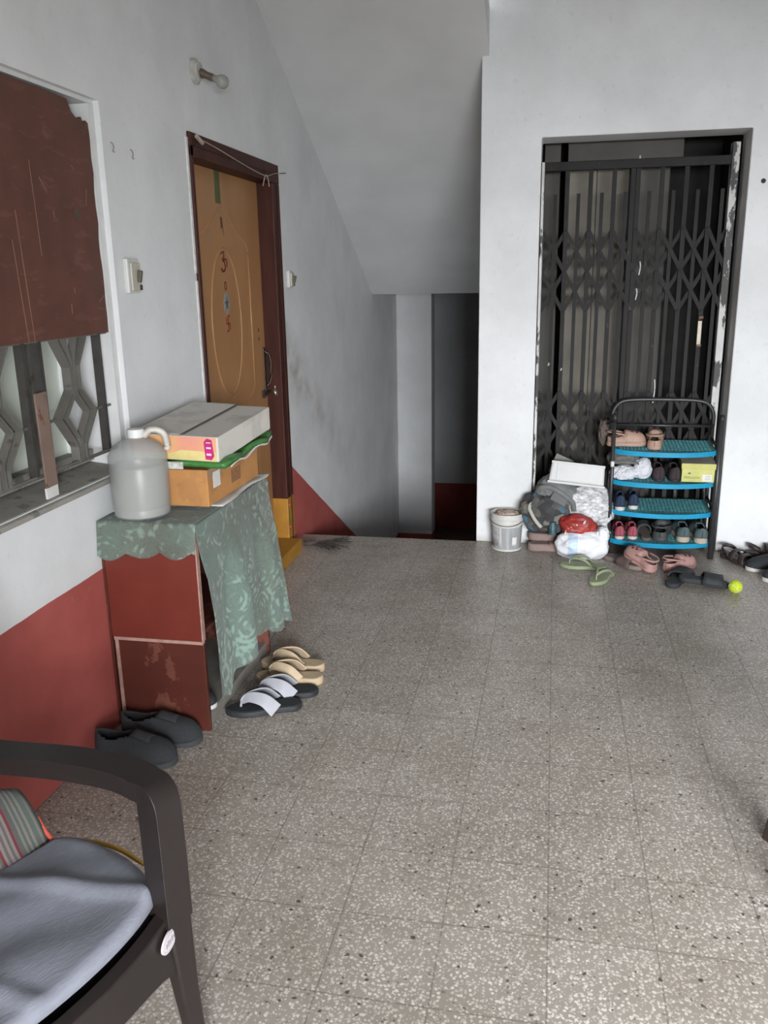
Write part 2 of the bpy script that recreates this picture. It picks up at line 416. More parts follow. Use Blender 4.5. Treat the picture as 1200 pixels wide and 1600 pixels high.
for cy in (-.647, -.230, .187):
    for s in (-1, 1):
        flat('bent_bar', [(0, cy+s*.105, zt+.02), (0, cy+s*.082, .408), (0, cy+s*.026, .325), (0, cy+s*.026, .252), (0, cy+s*.107, .172), (0, cy+s*.024, .072), (0, cy+s*.024, zb)], .030, .008)
        flat('inner_bar', [(0, cy+s*.050, zt+.02), (0, cy+s*.008, .345), (0, cy+s*.008, .235), (0, cy+s*.066, .172), (0, cy+s*.006, .095), (0, cy+s*.006, zb)], .024, .007)
for y, z0 in ((-.490, zb), (-.404, zb), (-.072, zb), (.013, zb), (.358, zb), (.428, .165)):
    bm = B(); box(bm, -.013, .013, y-.008, y+.008, z0, zt+.02); finish(bm, 'upright_bar', mat('dark upright paint', (.055, .050, .045), .6, .4, 20), gr)
for z in (zb+.004, .418):
    bm = B(); tube(bm, [(.008, -.9, z), (.008, .438, z)], .006, 6); finish(bm, 'cross_bar', M_grille, gr)
for a, b_ in ((.294, .442), (.013, .08), (-.123, -.072), (-.404, -.337), (-.54, -.49)):
    bm = B(); tube(bm, [(0, a, .172), (0, b_, .172)], .005, 6); finish(bm, 'link_rod', M_grille, gr)
# plywood board over the upper half
pb = tag(empty('plywood_board', (-.024, 2.082, 1.338)), 'reddish brown plywood board covering the upper part of the window, scratched', 'board')
bm = B(); rng = random.Random(3)
ol = [(-.62, 0.0)]
for i in range(14): ol.append((.615+rng.uniform(-.006, .004)-.0*i, .0+i*.05+.0))
ol += [(.600, .655), (.585, .64), (.575, .662), (.55, .652), (.52, .668), (.50, .70), (.2, .705), (-.62, .70)]
prism(bm, ol, 'x', -.006, .006); finish(bm, 'board', M_ply, pb)
for (y, z, L, a) in ((.27, .24, .26, 2), (.185, .0, .36, 3), (.335, .42, .05, 40), (.50, .50, .02, 60), (.55, .40, .05, -14), (.43, .13, .02, 10), (.36, .35, .02, 5), (.155, .0, .28, 4), (.57, .10, .045, -60), (.37, .575, .03, 55), (.40, .07, .03, -3)):
    bm = B(); Mx = Matrix.Translation((.0066, y, z)) @ Matrix.Rotation(R(a), 4, 'X')
    box(bm, -.0005, .0006, -.0010, .0010, 0, L, Mx); finish(bm, 'scratch', M_scr, pb)
bm = B(); lathe(bm, [(.0, 0), (.02, 0), (.02, .001), (0, .001)], 12); bmesh.ops.transform(bm, matrix=Matrix.Translation((.0065, .49, .37)) @ Matrix.Rotation(PI/2, 4, 'Y'), verts=bm.verts)
finish(bm, 'stain_patch', mat('grey stain', (.10, .06, .045), .8), pb)
# rusty strip leaning on the grille
rs = tag(empty('metal_strip', (-.024, 2.272, .876), rot=(R(1), 0, 0)), 'rusty brown flat metal strip leaning on the window grille', 'metal strip')
bm = B(); box(bm, -.003, .003, -.03, .03, .03, .315); finish(bm, 'strip', M_rust, rs, bevel=.001)
bm = B(); box(bm, -.0035, .0036, -.034, .026, -.002, .031); finish(bm, 'white_end', M_paper, rs)

# ------------------------------------------------------------------ door
door = empty('door_1', (0, (DY0+DY1)/2, 0)); door['kind'] = 'structure'
cy = (DY0+DY1)/2; hw = (DY1-DY0)/2-.002
def jamb(y0, y1, z0, z1, nm='frame', mm=None, x0=-.10, x1=.012):
    bm = B(); box(bm, x0, x1, y0-cy, y1-cy, z0, z1); return finish(bm, nm, mm or M_frame, door, bevel=.004)
jamb(DY0+.002, DY0+.030, .125, DZ1-.05, 'frame')
jamb(DY0+.002, DY0+.030, 0, .125, 'frame_foot', M_yellow)
jamb(DY1-.115, DY1-.002, .305, DZ1-.095, 'frame'); jamb(DY1-.115, DY1-.002, 0.0, .305, 'frame_foot', M_yellow)
jamb(DY0+.002, DY1-.002, DZ1-.095, DZ1-.002, 'head')
# rebate bead lines on the frame
bm = B(); box(bm, .0, .016, DY1-.052-cy, DY1-.046-cy, .0, DZ1-.1); box(bm, .0, .016, DY0+.03-cy, DY1-.05-cy, DZ1-.052, DZ1-.046); finish(bm, 'bead', M_frame, door)
jamb(DY0+.030, DY1-.115, 0, .075, 'threshold', M_yellow, -.10, .085)
for (z, c) in ((.265, 0), (.135, 0)):
    bm = B(); lathe(bm, [(.0, 0), (.014, 0), (.014, .002), (0, .002)], 10); bmesh.ops.transform(bm, matrix=Matrix.Translation((.0125, DY1-.094-cy, z)) @ Matrix.Rotation(PI/2, 4, 'Y'), verts=bm.verts)
    o = finish(bm, 'painted_flower', mat('flower red', (.55, .05, .03), .6), door)
    bm = B(); lathe(bm, [(.0, 0), (.006, 0), (.006, .003), (0, .003)], 8); bmesh.ops.transform(bm, matrix=Matrix.Translation((.0125, DY1-.094-cy, z)) @ Matrix.Rotation(PI/2, 4, 'Y'), verts=bm.verts)
    finish(bm, 'flower_centre', mat('flower pink', (.8, .45, .4), .6), o)
bm = B(); box(bm, .0125, .0135, DY1-.104-cy, DY1-.096-cy, .165, .235); finish(bm, 'painted_leaf', mat('leaf green', (.06, .16, .02), .6), door)
# leaf of the door with raised mouldings
L0, L1 = DY0+.030, DY1-.112
LX = -.075
leaf = None
bm = B(); box(bm, LX-.035, LX, L0-cy, L1-cy, .078, DZ1-.09); leaf = finish(bm, 'leaf', M_door, door)
lc = (L0+L1)/2-cy-.022
M_mould = mat('door moulding paint', (.42, .215, .090), .35, .1, 7)
def mould(pts, r=.011, closed=False, nm='moulding'):
    bm = B(); sweep(bm, [(LX, y, z) for y, z in pts], [(a_, b_*.38) for a_, b_ in circ(r, 8)], upv=(1, 0, 0), closed=closed); return finish(bm, nm, M_mould, leaf, smooth=True)
pw = (L1-L0)/2-.165
outer = [(lc-pw, .98), (lc-pw, 1.62)]
mould(outer); mould([(lc+pw, .98), (lc+pw, 1.62)])
arc = [(lc+pw*math.cos(a)*1.0, 1.64+.18*math.sin(a)**1) for a in [PI*i/24 for i in range(25)]]
scal = []
for i in range(25):
    a = PI*i/24; k = abs(math.cos(a)); scal.append((lc+pw*math.cos(a), 1.64+.0+.15*(math.sin(a)**3)+.03*math.sin(3*a)**2))
mould(scal, .006); mould([(y, 2.62-z) for y, z in scal], .006)
mould([(lc+pw*.56*math.cos(2*PI*i/40), 1.30+.34*math.sin(2*PI*i/40)) for i in range(40)], .009, True)
mould([(lc-pw, .18), (lc-pw, .75), (lc+pw, .75), (lc+pw, .18)], .010)
bm = B(); box(bm, LX, LX+.0015, lc-.060, lc+.004, 1.84, 1.985); finish(bm, 'green_tape', mat('green tape', (.10, .115, .04), .6), leaf)
M_mark = mat('dark red paint mark', (.13, .02, .01), .6)
def stroke(pts, r, nm, mm=M_mark, c=(0, 0)):
    bm = B(); sweep(bm, [(LX+.001, c[0]+y, c[1]+z) for y, z in smoothpath([(a, b_, 0) for a, b_ in pts], 4)] if False else [(LX+.001, c[0]+q[0], c[1]+q[1]) for q in smoothpath([(a, b_, 0) for a, b_ in pts], 4)], rect(r, .002), upv=(1, 0, 0))
    return finish(bm, nm, mm, leaf)
sc_ = (lc-.01, 1.585)
stroke([(-.03, .035), (0, .045), (.012, .025), (-.01, .008), (.016, -.005), (.018, -.035), (-.012, -.045), (-.03, -.03)], .009, 'symbol_stroke', c=sc_)
stroke([(.0, .005), (.03, .012), (.045, -.005), (.04, -.025)], .008, 'symbol_stroke', c=sc_)
stroke([(.0, .055), (.02, .047), (.04, .058)], .007, 'symbol_stroke', c=sc_)
stroke([(.012*math.cos(a), .018*math.sin(a)) for a in [2*PI*i/8 for i in range(9)]], .005, 'ring_mark', c=(lc, 1.475))
bm = B(); prism(bm, [(lc+.035*math.sin(2*PI*i/12), 1.395+.052*math.cos(2*PI*i/12)) for i in range(12)], 'x', LX, LX+.0015); st = finish(bm, 'silver_sticker', mat('silver foil', (.42, .40, .37), .35, .3, 60, metal=.3), leaf)
bm = B(); prism(bm, [(lc+(.026 if i % 2 == 0 else .010)*math.sin(2*PI*i/10), 1.393+(.036 if i % 2 == 0 else .014)*math.cos(2*PI*i/10)) for i in range(10)], 'x', LX+.0016, LX+.0026); finish(bm, 'star_print', mat('star grey', (.08, .09, .09), .5), st)
for pts in ([(-.022, .0), (.022, 0)], [(0, -.034), (0, .034)], [(.022, 0), (.022, -.03)], [(-.022, 0), (-.022, .03)], [(0, .034), (.022, .034)], [(0, -.034), (-.022, -.034)]):
    bm = B(); sweep(bm, [(LX+.001, lc+.005+y, 1.30+z) for y, z in pts], rect(.008, .002), upv=(1, 0, 0)); finish(bm, 'symbol_stroke', mat('vermilion', (.22, .025, .012), .6), leaf)
bm = B(); prism(bm, [(lc-.002+a, 1.745+b_) for a, b_ in ((-.012, .04), (.010, .035), (.014, 0), (.022, -.045), (.008, -.01), (-.012, -.012))], 'x', LX, LX+.001); finish(bm, 'glue_stain', mat('brown stain', (.10, .045, .02), .8), leaf)
for z in (1.235, 1.19):
    bm = B(); box(bm, LX, LX+.001, L1-.10-cy, L1-.085-cy, z, z+.018); finish(bm, 'screw_mark', M_mark, leaf)
M_iron = mat('tarnished iron', (.085, .068, .05), .45, .4, 50, metal=.6)
hb = None
bm = B(); box(bm, LX, LX+.006, L1-.045-cy, L1-.012-cy, .93, 1.15); hb = finish(bm, 'hasp', M_iron, leaf, bevel=.002)
bm = B(); tube(bm, smoothpath([(LX+.004, L1-.03-cy, 1.13), (LX+.03, L1-.018-cy, 1.10), (LX+.03, L1-.012-cy, .98), (LX+.006, L1-.02-cy, .94)]), .006, 8); finish(bm, 'pull_handle', M_iron, leaf, smooth=True)
bm = B(); tube(bm, [(LX+.014, L1-.10-cy, .90), (LX+.016, L1+.02-cy, .915)], .008, 8)
box(bm, LX, LX+.014, L1-.09-cy, L1-.07-cy, .885, .925); box(bm, LX, LX+.012, L1-.05-cy, L1-.03-cy, .89, .93); finish(bm, 'bolt', M_iron, leaf, smooth=40)
pk = tag(empty('padlock', (-.03, L1+.012, .905)), 'round steel padlock hanging on the bolt of the ochre door', 'padlock')
bm = B(); lathe(bm, [(0, -.013), (.024, -.012), (.029, -.006), (.029, .006), (.024, .012), (0, .013)], 20, cap=False)
bmesh.ops.remove_doubles(bm, verts=bm.verts, dist=.0001); bmesh.ops.transform(bm, matrix=Matrix.Rotation(R(68), 4, 'Y'), verts=bm.verts); finish(bm, 'body', mat('padlock steel', (.33, .29, .25), .35, .4, 40, metal=.8), pk, smooth=True)
bm = B(); tube(bm, [(.0, .015*math.cos(a), .02+.028*math.sin(a)) for a in [PI*i/10 for i in range(11)]], .0038, 8); finish(bm, 'shackle', mat('bright steel', (.6, .58, .55), .25, .1, metal=.9), pk, smooth=True)
# garland string over the door
dg = tag(empty('door_string', (.02, cy, 2.0)), 'old white string hung on nails across the top of the door frame', 'string')
M_str = mat('old white string', (.42, .36, .30), .9, .3)
bm = B(); tube(bm, smoothpath([(0, -.51, .055), (.004, -.30, .04), (.008, .0, .012), (.006, .30, -.004), (.004, .45, .02), (.0, .572, .035)]), .0022, 5); finish(bm, 'string', M_str, dg)
bm = B(); tube(bm, smoothpath([(.004, .27, -.055), (.008, .29, -.015), (.008, .32, .0), (.008, .345, -.02), (.006, .36, -.05)]), .0026, 5); finish(bm, 'thread_tuft', M_str, dg)
bm = B(); tube(bm, [(0, -.52, .06), (.004, -.47, .04)], .009, 6); finish(bm, 'knot', M_str, dg)
bm = B(); tube(bm, [(-.02, .572, .035), (.03, .578, .035)], .0022, 5); finish(bm, 'nail', M_iron, dg)
bm = B()
for (z0, z1) in ((0.0, .9), (.92, 1.5), (1.53, 2.05)):
    box(bm, -.001, .004, DY0-.014-.004*random.random(), DY0+.001, z0, z1)
struct('trim_1', bm, mat('raw plaster edge', (.72, .71, .69), .9, .2, 40, bmp=.5))

# ------------------------------------------------------------------ wall fittings
M_cream = mat('aged cream plastic', (.50, .47, .39), .4, .15, 20)
def switch(y, z, label, s=1.0):
    o = tag(empty('light_switch', (0, y, z)), label, 'switch', None)
    bm = B(); box(bm, 0, .018, -.043*s, .043*s, -.058*s, .058*s); finish(bm, 'box', mat('box white', (.60, .60, .57), .5, .1), o, bevel=.004)
    bm = B(); box(bm, .018, .026, -.030*s, .036*s, -.050*s, .044*s); finish(bm, 'plate', M_cream, o, bevel=.003)
    bm = B(); box(bm, 0, .014, -.008, .008, -.02, .02, Matrix.Translation((.026, .012*s, .0)) @ Matrix.Rotation(R(12), 4, 'Y')); finish(bm, 'rocker', mat('dark toggle', (.12, .10, .07), .5), o, bevel=.002)
    bm = B(); box(bm, .0262, .030, .020*s, .032*s, -.048*s, -.030*s); finish(bm, 'socket_hole', mat('toggle black', (.04, .03, .025), .5), o)
    return o
switch(2.845, 1.52, 'square cream light switch on the left wall between window and door')
switch(4.70, 1.50, 'small cream light switch on the wall just past the door', .78)
lb = tag(empty('light_bulb', (0, 3.55, 2.31)), 'bare round bulb in a white angled holder on the wall above the door', 'light bulb')
bm = B(); lathe(bm, [(.0, 0), (.048, 0), (.048, .012), (.036, .02), (.034, .028), (0, .028)], 24); bmesh.ops.transform(bm, matrix=Matrix.Rotation(PI/2, 4, 'Y'), verts=bm.verts); finish(bm, 'wall_plate', mat('grimy white plastic', (.52, .50, .46), .45, .3, 30), lb, smooth=35)
Mx = Matrix.Translation((.024, .0, -.004)) @ Matrix.Rotation(R(112), 4, 'Y') @ Matrix.Rotation(R(-14), 4, 'X')
bm = B(); lathe(bm, [(.0, 0), (.016, 0), (.018, .012), (.014, .03), (.015, .055), (.0, .055)], 16); bmesh.ops.transform(bm, matrix=Mx, verts=bm.verts); finish(bm, 'holder', mat('brown bakelite', (.10, .07, .05), .4), lb, smooth=35)
bm = B(); lathe(bm, [(.0, .05), (.012, .052), (.015, .07), (.024, .082), (.027, .097), (.023, .112), (.011, .121), (.0, .123)], 18, cap=False); bmesh.ops.transform(bm, matrix=Mx, verts=bm.verts)
finish(bm, 'bulb', mat('frosted bulb glass', (.48, .47, .43), .12, .05, 4, trans=.6), lb, smooth=True)
for i, (y, z) in enumerate(((2.80, 1.93), (2.935, 1.925))):
    o = tag(empty('wall_hook', (0, y, z)), ['small bent hook on the left wall, nearer the window', 'small bent hook on the left wall, nearer the door'][i], 'hook')
    bm = B(); tube(bm, smoothpath([(0, 0, .015), (.007, 0, .010), (.008, .003, -.002), (.004, .004, -.012), (.010, .006, -.015)]), .0018, 6); finish(bm, 'hook', mat('painted over hook', (.22, .21, .19), .6), o, smooth=True)
pg = tag(empty('wall_plug', (2.448, YB, 1.93)), 'small black plug hole in the white wall right of the gate', 'wall plug')
bm = B(); lathe(bm, [(0, 0), (.012, 0), (.010, .006), (0, .006)], 12); bmesh.ops.transform(bm, matrix=Matrix.Rotation(PI/2, 4, 'X'), verts=bm.verts); finish(bm, 'plug', mat('black rubber', (.02, .02, .02), .7), pg)

# ------------------------------------------------------------------ collapsible gate
GY = YB+.17
gate = tag(empty('collapsible_gate', ((GX0+GX1)/2, GY, 0)), 'sooty black collapsible steel gate closed across the doorway', 'gate')
gx = (GX0+GX1)/2
def gpart(nm, bm, mm=M_gate, **k):
    bmesh.ops.translate(bm, verts=bm.verts, vec=(-gx, 0, 0)); return finish(bm, nm, mm, gate, **k)
step = .1215; X0 = 1.377
def channel(x, z0, z1, w_=.023, d=.016, t_=.003):
    bm = B()
    prism(bm, [(x-w_/2, -d/2), (x+w_/2, -d/2), (x+w_/2, d/2), (x+w_/2-t_, d/2), (x+w_/2-t_, -d/2+t_), (x-w_/2+t_, -d/2+t_), (x-w_/2+t_, d/2), (x-w_/2, d/2)], 'z', z0, z1)
    return bm
for k in range(1, 8):
    gpart('long_upright', channel(X0+k*step, .03, 2.075))
    if k in (4,): gpart('long_upright', channel(X0+k*step-.026, .03, 2.075))
for k in range(0, 8):
    gpart('short_upright', channel(X0+(k+.5)*step, .08, 1.915, .019, .012))
def scissor(z, dz):
    for k in range(0, 8):
        xa, xb = X0+k*step, X0+(k+1)*step
        if k == 7: xb -= .02
        for (za, zb_, yy) in ((z, z-dz, -.010), (z-dz, z, .010)):
            bm = B(); sweep(bm, [(xa, yy, za), (xb, yy, zb_)], rect(.003, .020), upv=(0, -.001, 1)); gpart('lattice_bar', bm)
scissor(1.725, .212); scissor(1.513, .212)
scissor(.86, .212); scissor(.648, .212)
for z in (1.725, 1.513, 1.301, .86, .648, .436):
    bm = B()
    for k in range(1, 8):
        lathe(bm, [(0, 0), (.006, 0), (.005, .005), (0, .005)], 8)
        bmesh.ops.transform(bm, matrix=Matrix.Translation((X0+k*step, -.012, z)) @ Matrix.Rotation(PI/2, 4, 'X'), verts=bm.verts[-32:])
    gpart('rivets', bm)
bm = B(); box(bm, GX0+.01, GX1-.05, -.02, .02, 2.03, 2.075); gpart('top_channel', bm, bevel=.003)
bm = B(); box(bm, GX0+.01, GX1-.05, -.022, .022, .002, .028); gpart('bottom_track', bm, bevel=.002)
bm = B(); box(bm, GX1-.062, GX1-.024, -.03, .03, .005, 2.135); gpart('lock_jamb', bm, M_jamb, bevel=.003)
bm = B(); box(bm, GX0+.004, GX0+.018, -.16, .02, .005, 2.06); gpart('hinge_jamb', bm, M_jamb, bevel=.002)
bm = B(); box(bm, X0+7*step-.011, X0+7*step+.009, -.014, -.009, 1.115, 1.245); gpart('bolt_plate', bm, mat('worn cream plate', (.60, .53, .42), .5, .3, 30), bevel=.001)
bm = B(); tube(bm, [(X0+7*step-.012, -.02, 1.115), (X0+7*step+.012, -.02, 1.115)], .006, 8); tube(bm, [(X0+7*step-.01, -.02, 1.262), (X0+7*step+.012, -.02, 1.266)], .008, 8)
gpart('bolt_knobs', bm, mat('rusty steel', (.25, .14, .09), .5, metal=.4))
M_drip = mat('white paint drip', (.62, .62, .60), .6)
for (x, z, L) in ((1.895, 1.56, .07), (1.885, 1.42, .06), (X0+5.55*step-.04, .93, .13), (1.862, 2.09, .02), (1.43, 1.02, .015), (1.50, .99, .012)):
    bm = B(); tube(bm, smoothpath([(x, -.012, z), (x+.004, -.012, z-L*.4), (x-.002, -.012, z-L)]), .0036, 5); gpart('paint_drip', bm, M_drip)
# lift door panels behind the gate
ld = tag(empty('steel_door', (1.66, YB+.42, 0)), 'dusty greyish steel door panels standing behind the collapsible gate', 'door')
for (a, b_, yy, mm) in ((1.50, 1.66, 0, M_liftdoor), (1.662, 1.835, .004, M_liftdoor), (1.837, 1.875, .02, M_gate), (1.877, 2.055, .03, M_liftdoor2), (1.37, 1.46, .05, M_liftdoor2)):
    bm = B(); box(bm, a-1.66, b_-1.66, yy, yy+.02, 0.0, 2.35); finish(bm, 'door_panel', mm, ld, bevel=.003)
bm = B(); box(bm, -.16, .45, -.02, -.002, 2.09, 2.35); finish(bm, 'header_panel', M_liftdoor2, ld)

# ------------------------------------------------------------------ cabinet by the left wall
CX, CY0, CY1, CT = .340, 2.46, 3.12, .742
cab = tag(empty('cabinet', (.17, 2.79, 0)), 'low cabinet against the left wall with a red upper and brown lower side panel', 'cabinet')
def cpart(nm, a, mm, **k):
    bm = B(); box(bm, a[0]-.17, a[1]-.17, a[2]-2.79, a[3]-2.79, a[4], a[5]); return finish(bm, nm, mm, cab, **k)
cpart('upper_side_panel', (.012, CX-.003, CY0, CY0+.018, .335, CT-.018), M_red, bevel=.001)
cpart('lower_side_panel', (.0305, CX, CY0+.004, CY0+.02, .0, .326), M_maroon, bevel=.001)
cpart('edge_strip', (.018, CX-.001, CY0-.003, CY0+.016, .325, .336), M_edge)
cpart('edge_strip', (.018, .030, CY0+.002, CY0+.02, .0, .326), M_edge)
cpart('edge_strip', (CX-.003, CX+.001, CY0-.001, CY0+.02, .336, CT-.018), M_edge)
cpart('far_side_panel', (.012, CX, CY1-.018, CY1, .0, CT-.018), M_maroon)
cpart('shelf', (.012, CX-.03, CY0+.02, CY1-.018, .325, .340), M_maroon)
cpart('top', (.004, CX+.004, CY0-.004, CY1+.004, CT-.018, CT), M_maroon, bevel=.002)
cpart('bottom_slab', (.012, CX-.012, CY0+.021, 3.115, .0, .05), M_slab, bevel=.003)
cpart('back_panel', (.002, .011, CY0, CY1, .0, CT-.019), M_maroon)
sb = tag(empty('stone_slab', (.16, 3.24, 0)), 'grey stone slab lying on the floor past the cabinet', 'slab')
bm = B(); box(bm, -.14, .145, -.115, .055, 0, .045); finish(bm, 'slab', M_slab, sb, bevel=.004)

# lace cloth: top sheet, short fall on the near side, long fall in front
tc_ = tag(empty('tablecloth', (0, 0, 0)), 'pale green lace tablecloth spread over the low cabinet', 'tablecloth')
def grid(fn, nu, nv, keep=None):
    bm = B(); V = [[bm.verts.new(fn(i/nu, j/nv)) for j in range(nv+1)] for i in range(nu+1)]
    for i in range(nu):
        for j in range(nv): bm.faces.new((V[i][j], V[i+1][j], V[i+1][j+1], V[i][j+1]))
    return bm
def hem(y):
    """length of the long fall at distance y along the cabinet"""
    t = (y-CY0)/(3.17-CY0)
    P = [(0, .56), (.05, .62), (.12, .645), (.17, .655), (.23, .60), (.33, .585), (.45, .565), (.6, .55), (.75, .59), (.9, .60), (1, .60)]
    for (a, h0), (b_, h1) in zip(P, P[1:]):
        if t <= b_: 
            k = (t-a)/(b_-a); return h0+(h1-h0)*k
    return .60
def topsheet(u, v):
    x = .003+u*(CX+.006-.003); y = CY0-.008+v*(CY1+.012-CY0+.008)
    return (x, y, CT+.0035+.0025*noise.noise(Vector((x*14, y*9, 0))))
def nearfall(u, v):
    x = .003+u*(CX+.006); L = .088+.022*abs(math.sin(PI*(u*3.0+.1)))+.018*(1-u)
    return (x, CY0-.008-.006*v-.012*v*math.sin(u*9)-.010*v, CT+.0035-v*L)
def frontfall(u, v):
    y = CY0-.008+u*(3.17-CY0+.008); L = hem(y)+.012*abs(math.sin(u*24))
    bulge = .014+.050*v*(.35+.65*u)
    fold = (.022*math.sin(u*17+1.5*v)+.012*math.sin(u*31+2))*min(1, v*1.8)
    yy = y+.05*v*(u-.3)+.010*math.sin(v*7+u*4)*v
    x = CX+.006+(bulge+fold)*min(1, v*3)
    sag = .02*max(0, u-.93)/.07
    return (max(x, CX+.010), yy, CT+.0035-v*L-sag)
for nm, fn, a, b_ in (('top_sheet', topsheet, 20, 40), ('side_fall', nearfall, 60, 14), ('front_fall', frontfall, 110, 60)):
    finish(grid(fn, a, b_), nm, M_lace, tc_, smooth=True, solid=.0016)

# paper sheet, carton, green bag, white carton, loose card
pp = tag(empty('paper_sheet', (.20, 2.88, CT+.0085)), 'white paper sheet sticking out from under the brown carton', 'paper')
bm = grid(lambda u, v: (-.17+u*.328+.008*math.sin(v*9)*u, -.215+v*.50, .004*u*abs(math.sin(v*7))+.001), 14, 24); finish(bm, 'sheet', M_paper, pp, smooth=True, solid=.001)
cb = tag(empty('cardboard_box', (.205, 2.865, CT+.0155)), 'brown cardboard carton with a small white label standing on the lace cloth', 'box')
cb.rotation_euler = (0, 0, R(-1))
bm = B(); box(bm, -.145, .125, -.235, .245, 0, .128); finish(bm, 'carton', M_card, cb, bevel=.003)
bm = B(); box(bm, .1252, .1262, -.19, -.13, .045, .10, Matrix.Translation((0, 0, .01))); finish(bm, 'label', M_paper, cb)
bm = B(); box(bm, .1252, .1258, -.235, .245, .098, .1275); finish(bm, 'tape', mat('packing tape', (.36, .20, .095), .25), cb)
bm = B(); box(bm, .1252, .1260, -.03, .06, .035, .085); finish(bm, 'stamp', mat('carton stamp', (.30, .135, .055), .7, .3, 90), cb)
gb = tag(empty('plastic_bag', (.215, 2.87, CT+.146)), 'flat folded green plastic bag between the brown and the white carton', 'bag')
def gbag(u, v):
    x = -.155+u*.335; y = -.245+v*.53
    z = .014+.010*noise.noise(Vector((x*16, y*11, 1.3)))+.008*u*math.sin(v*13)+ (.018*v*u)
    return (x+.012*math.sin(v*11)*u, y+.008*math.sin(u*12), z)
bm = grid(gbag, 26, 40); finish(bm, 'bag', M_greenbag, gb, smooth=True, solid=.018)
bm = B(); box(bm, -.15, .035, -.2615, -.2575, .004, .028); finish(bm, 'white_print', mat('bag white print', (.58, .60, .55), .5, .4, 60), gb)
bm = grid(lambda u, v: (.182+.004*math.sin(v*11), -.20+v*.45, .001+.008*math.sin(v*13)+.018*v+u*.006), 2, 24); finish(bm, 'white_edge', M_paper, gb, solid=.002)
wb = tag(empty('cardboard_box', (.225, 2.87, CT+.190), rot=(R(3.5), R(1.5), R(-2))), 'dusty white carton with a pink and orange side lying on top of the stack', 'box')
bm = B(); box(bm, -.165, .155, -.235, .255, 0, .085); finish(bm, 'carton', M_greybox, wb, bevel=.002)
M_pk = mat('printed peach', (.72, .30, .22), .6, .2, 6, col2=(.72, .42, .17))
bm = B(); box(bm, -.165, .148, -.2362, -.2352, .022, .083); finish(bm, 'printed_side', M_pk, wb)
bm = B(); prism(bm, [(-.165, .002), (.148, .002), (.148, .034), (.02, .036), (-.02, .022), (-.165, .022)], 'y', -.2366, -.2353); finish(bm, 'yellow_band', mat('printed yellow', (.70, .58, .24), .6), wb)
bm = B(); prism(bm, [(.108, .008), (.130, .006), (.140, .02), (.134, .075), (.116, .08), (.105, .068)], 'y', -.2374, -.2367); o = finish(bm, 'magenta_logo', mat('magenta print', (.55, .02, .19), .5), wb)
for z, dz in ((.022, .012), (.045, .010), (.064, .006)):
    bm = B(); box(bm, .113, .130, -.2382, -.2375, z, z+dz*.6); finish(bm, 'logo_letter', M_paper, o)
bm = B(); box(bm, -.160, .012, -.228, .262, .0865, .0885, Matrix.Rotation(R(1), 4, 'Y')); finish(bm, 'open_flap', M_greybox, wb)
bm = B(); box(bm, .012, .028, -.22, .262, .0862, .0872); finish(bm, 'flap_gap', mat('flap gap shade', (.13, .11, .10), .9), wb)  # dark strip painted in for the shade inside the flap gap

# jerry can
jug = tag(empty('plastic_jug', (.128, 2.535, CT+.0085)), 'translucent round plastic jug half full of clear liquid at the cabinet corner', 'jug')
mt, t, ns, ln, b = nt('translucent polythene'); b.inputs['Base Color'].default_value = (.57, .58, .57, 1); b.inputs['Roughness'].default_value = .35
b.inputs['Alpha'].default_value = .27; b.inputs['Subsurface Weight'].default_value = 0; M_poly = mt
prof = [(.0, 0), (.080, 0), (.090, .008), (.093, .03), (.091, .034), (.093, .04), (.095, .17), (.092, .176), (.095, .184), (.094, .205), (.080, .232), (.050, .252), (.028, .258), (.024, .268)]
bm = B(); lathe(bm, prof, 40, cap=False); bmesh.ops.remove_doubles(bm, verts=bm.verts, dist=.0001); finish(bm, 'body', M_poly, jug, smooth=40, solid=.0018)
bm = B(); lathe(bm, [(0, .004), (.078, .004), (.088, .010), (.0895, .17), (0, .17)], 36); finish(bm, 'liquid', mat('cloudy liquid', (.20, .20, .155), .25, .05, 4), jug, smooth=40)
bm = B(); lathe(bm, [(0, .262), (.027, .262), (.028, .285), (.026, .289), (0, .289)], 24); finish(bm, 'cap', mat('white cap', (.72, .72, .70), .4), jug, smooth=40)
bm = B(); tube(bm, smoothpath([(.022, .01, .262), (.045, .02, .284), (.078, .035, .272), (.088, .04, .235), (.086, .04, .215)]), .011, 10); finish(bm, 'handle', mat('dirty translucent handle', (.56, .53, .47), .4, .25, 30), jug, smooth=True)

# ------------------------------------------------------------------ footwear
def foot(t, L, W, toe=1.0, waist=.12):
    """centre line offset and half width of a sole at t (0 heel .. 1 toe)"""
    hw_ = W/2*(.80+.20*math.sin(PI*min(1, max(0, (t-.35)/.65)))-waist*math.exp(-((t-.38)/.16)**2))
    e0 = min(1, t/.16); e1 = min(1, (1-t)/(.24*toe))
    hw_ *= math.sqrt(max(0, 1-(1-e0)**2))*math.sqrt(max(0, 1-(1-e1)**2.2))
    return W*.05*math.sin(PI*(t-.3)), hw_
def sole_outline(L, W, n=18, toe=1.0, waist=.12, grow=0):
    a, b_ = [], []
    for i in range(n+1):
        t = .5-.5*math.cos(PI*i/n); c, h = foot(t, L, W, toe, waist); h = max(h, .0008)
        x = (t-.5)*(L+grow*2); a.append((x, c+h+grow*min(1, h*60))); b_.append((x, c-h-grow*min(1, h*60)))
    return a+b_[::-1]
def sole(nm, par, L, W, z0, z1, mm, grow=0, toe=1.0, waist=.12, bevel=.004):
    bm = B(); prism(bm, sole_outline(L, W, toe=toe, waist=waist, grow=grow), 'z', z0, z1)
    return finish(bm, nm, mm, par, smooth=50, bevel=bevel)
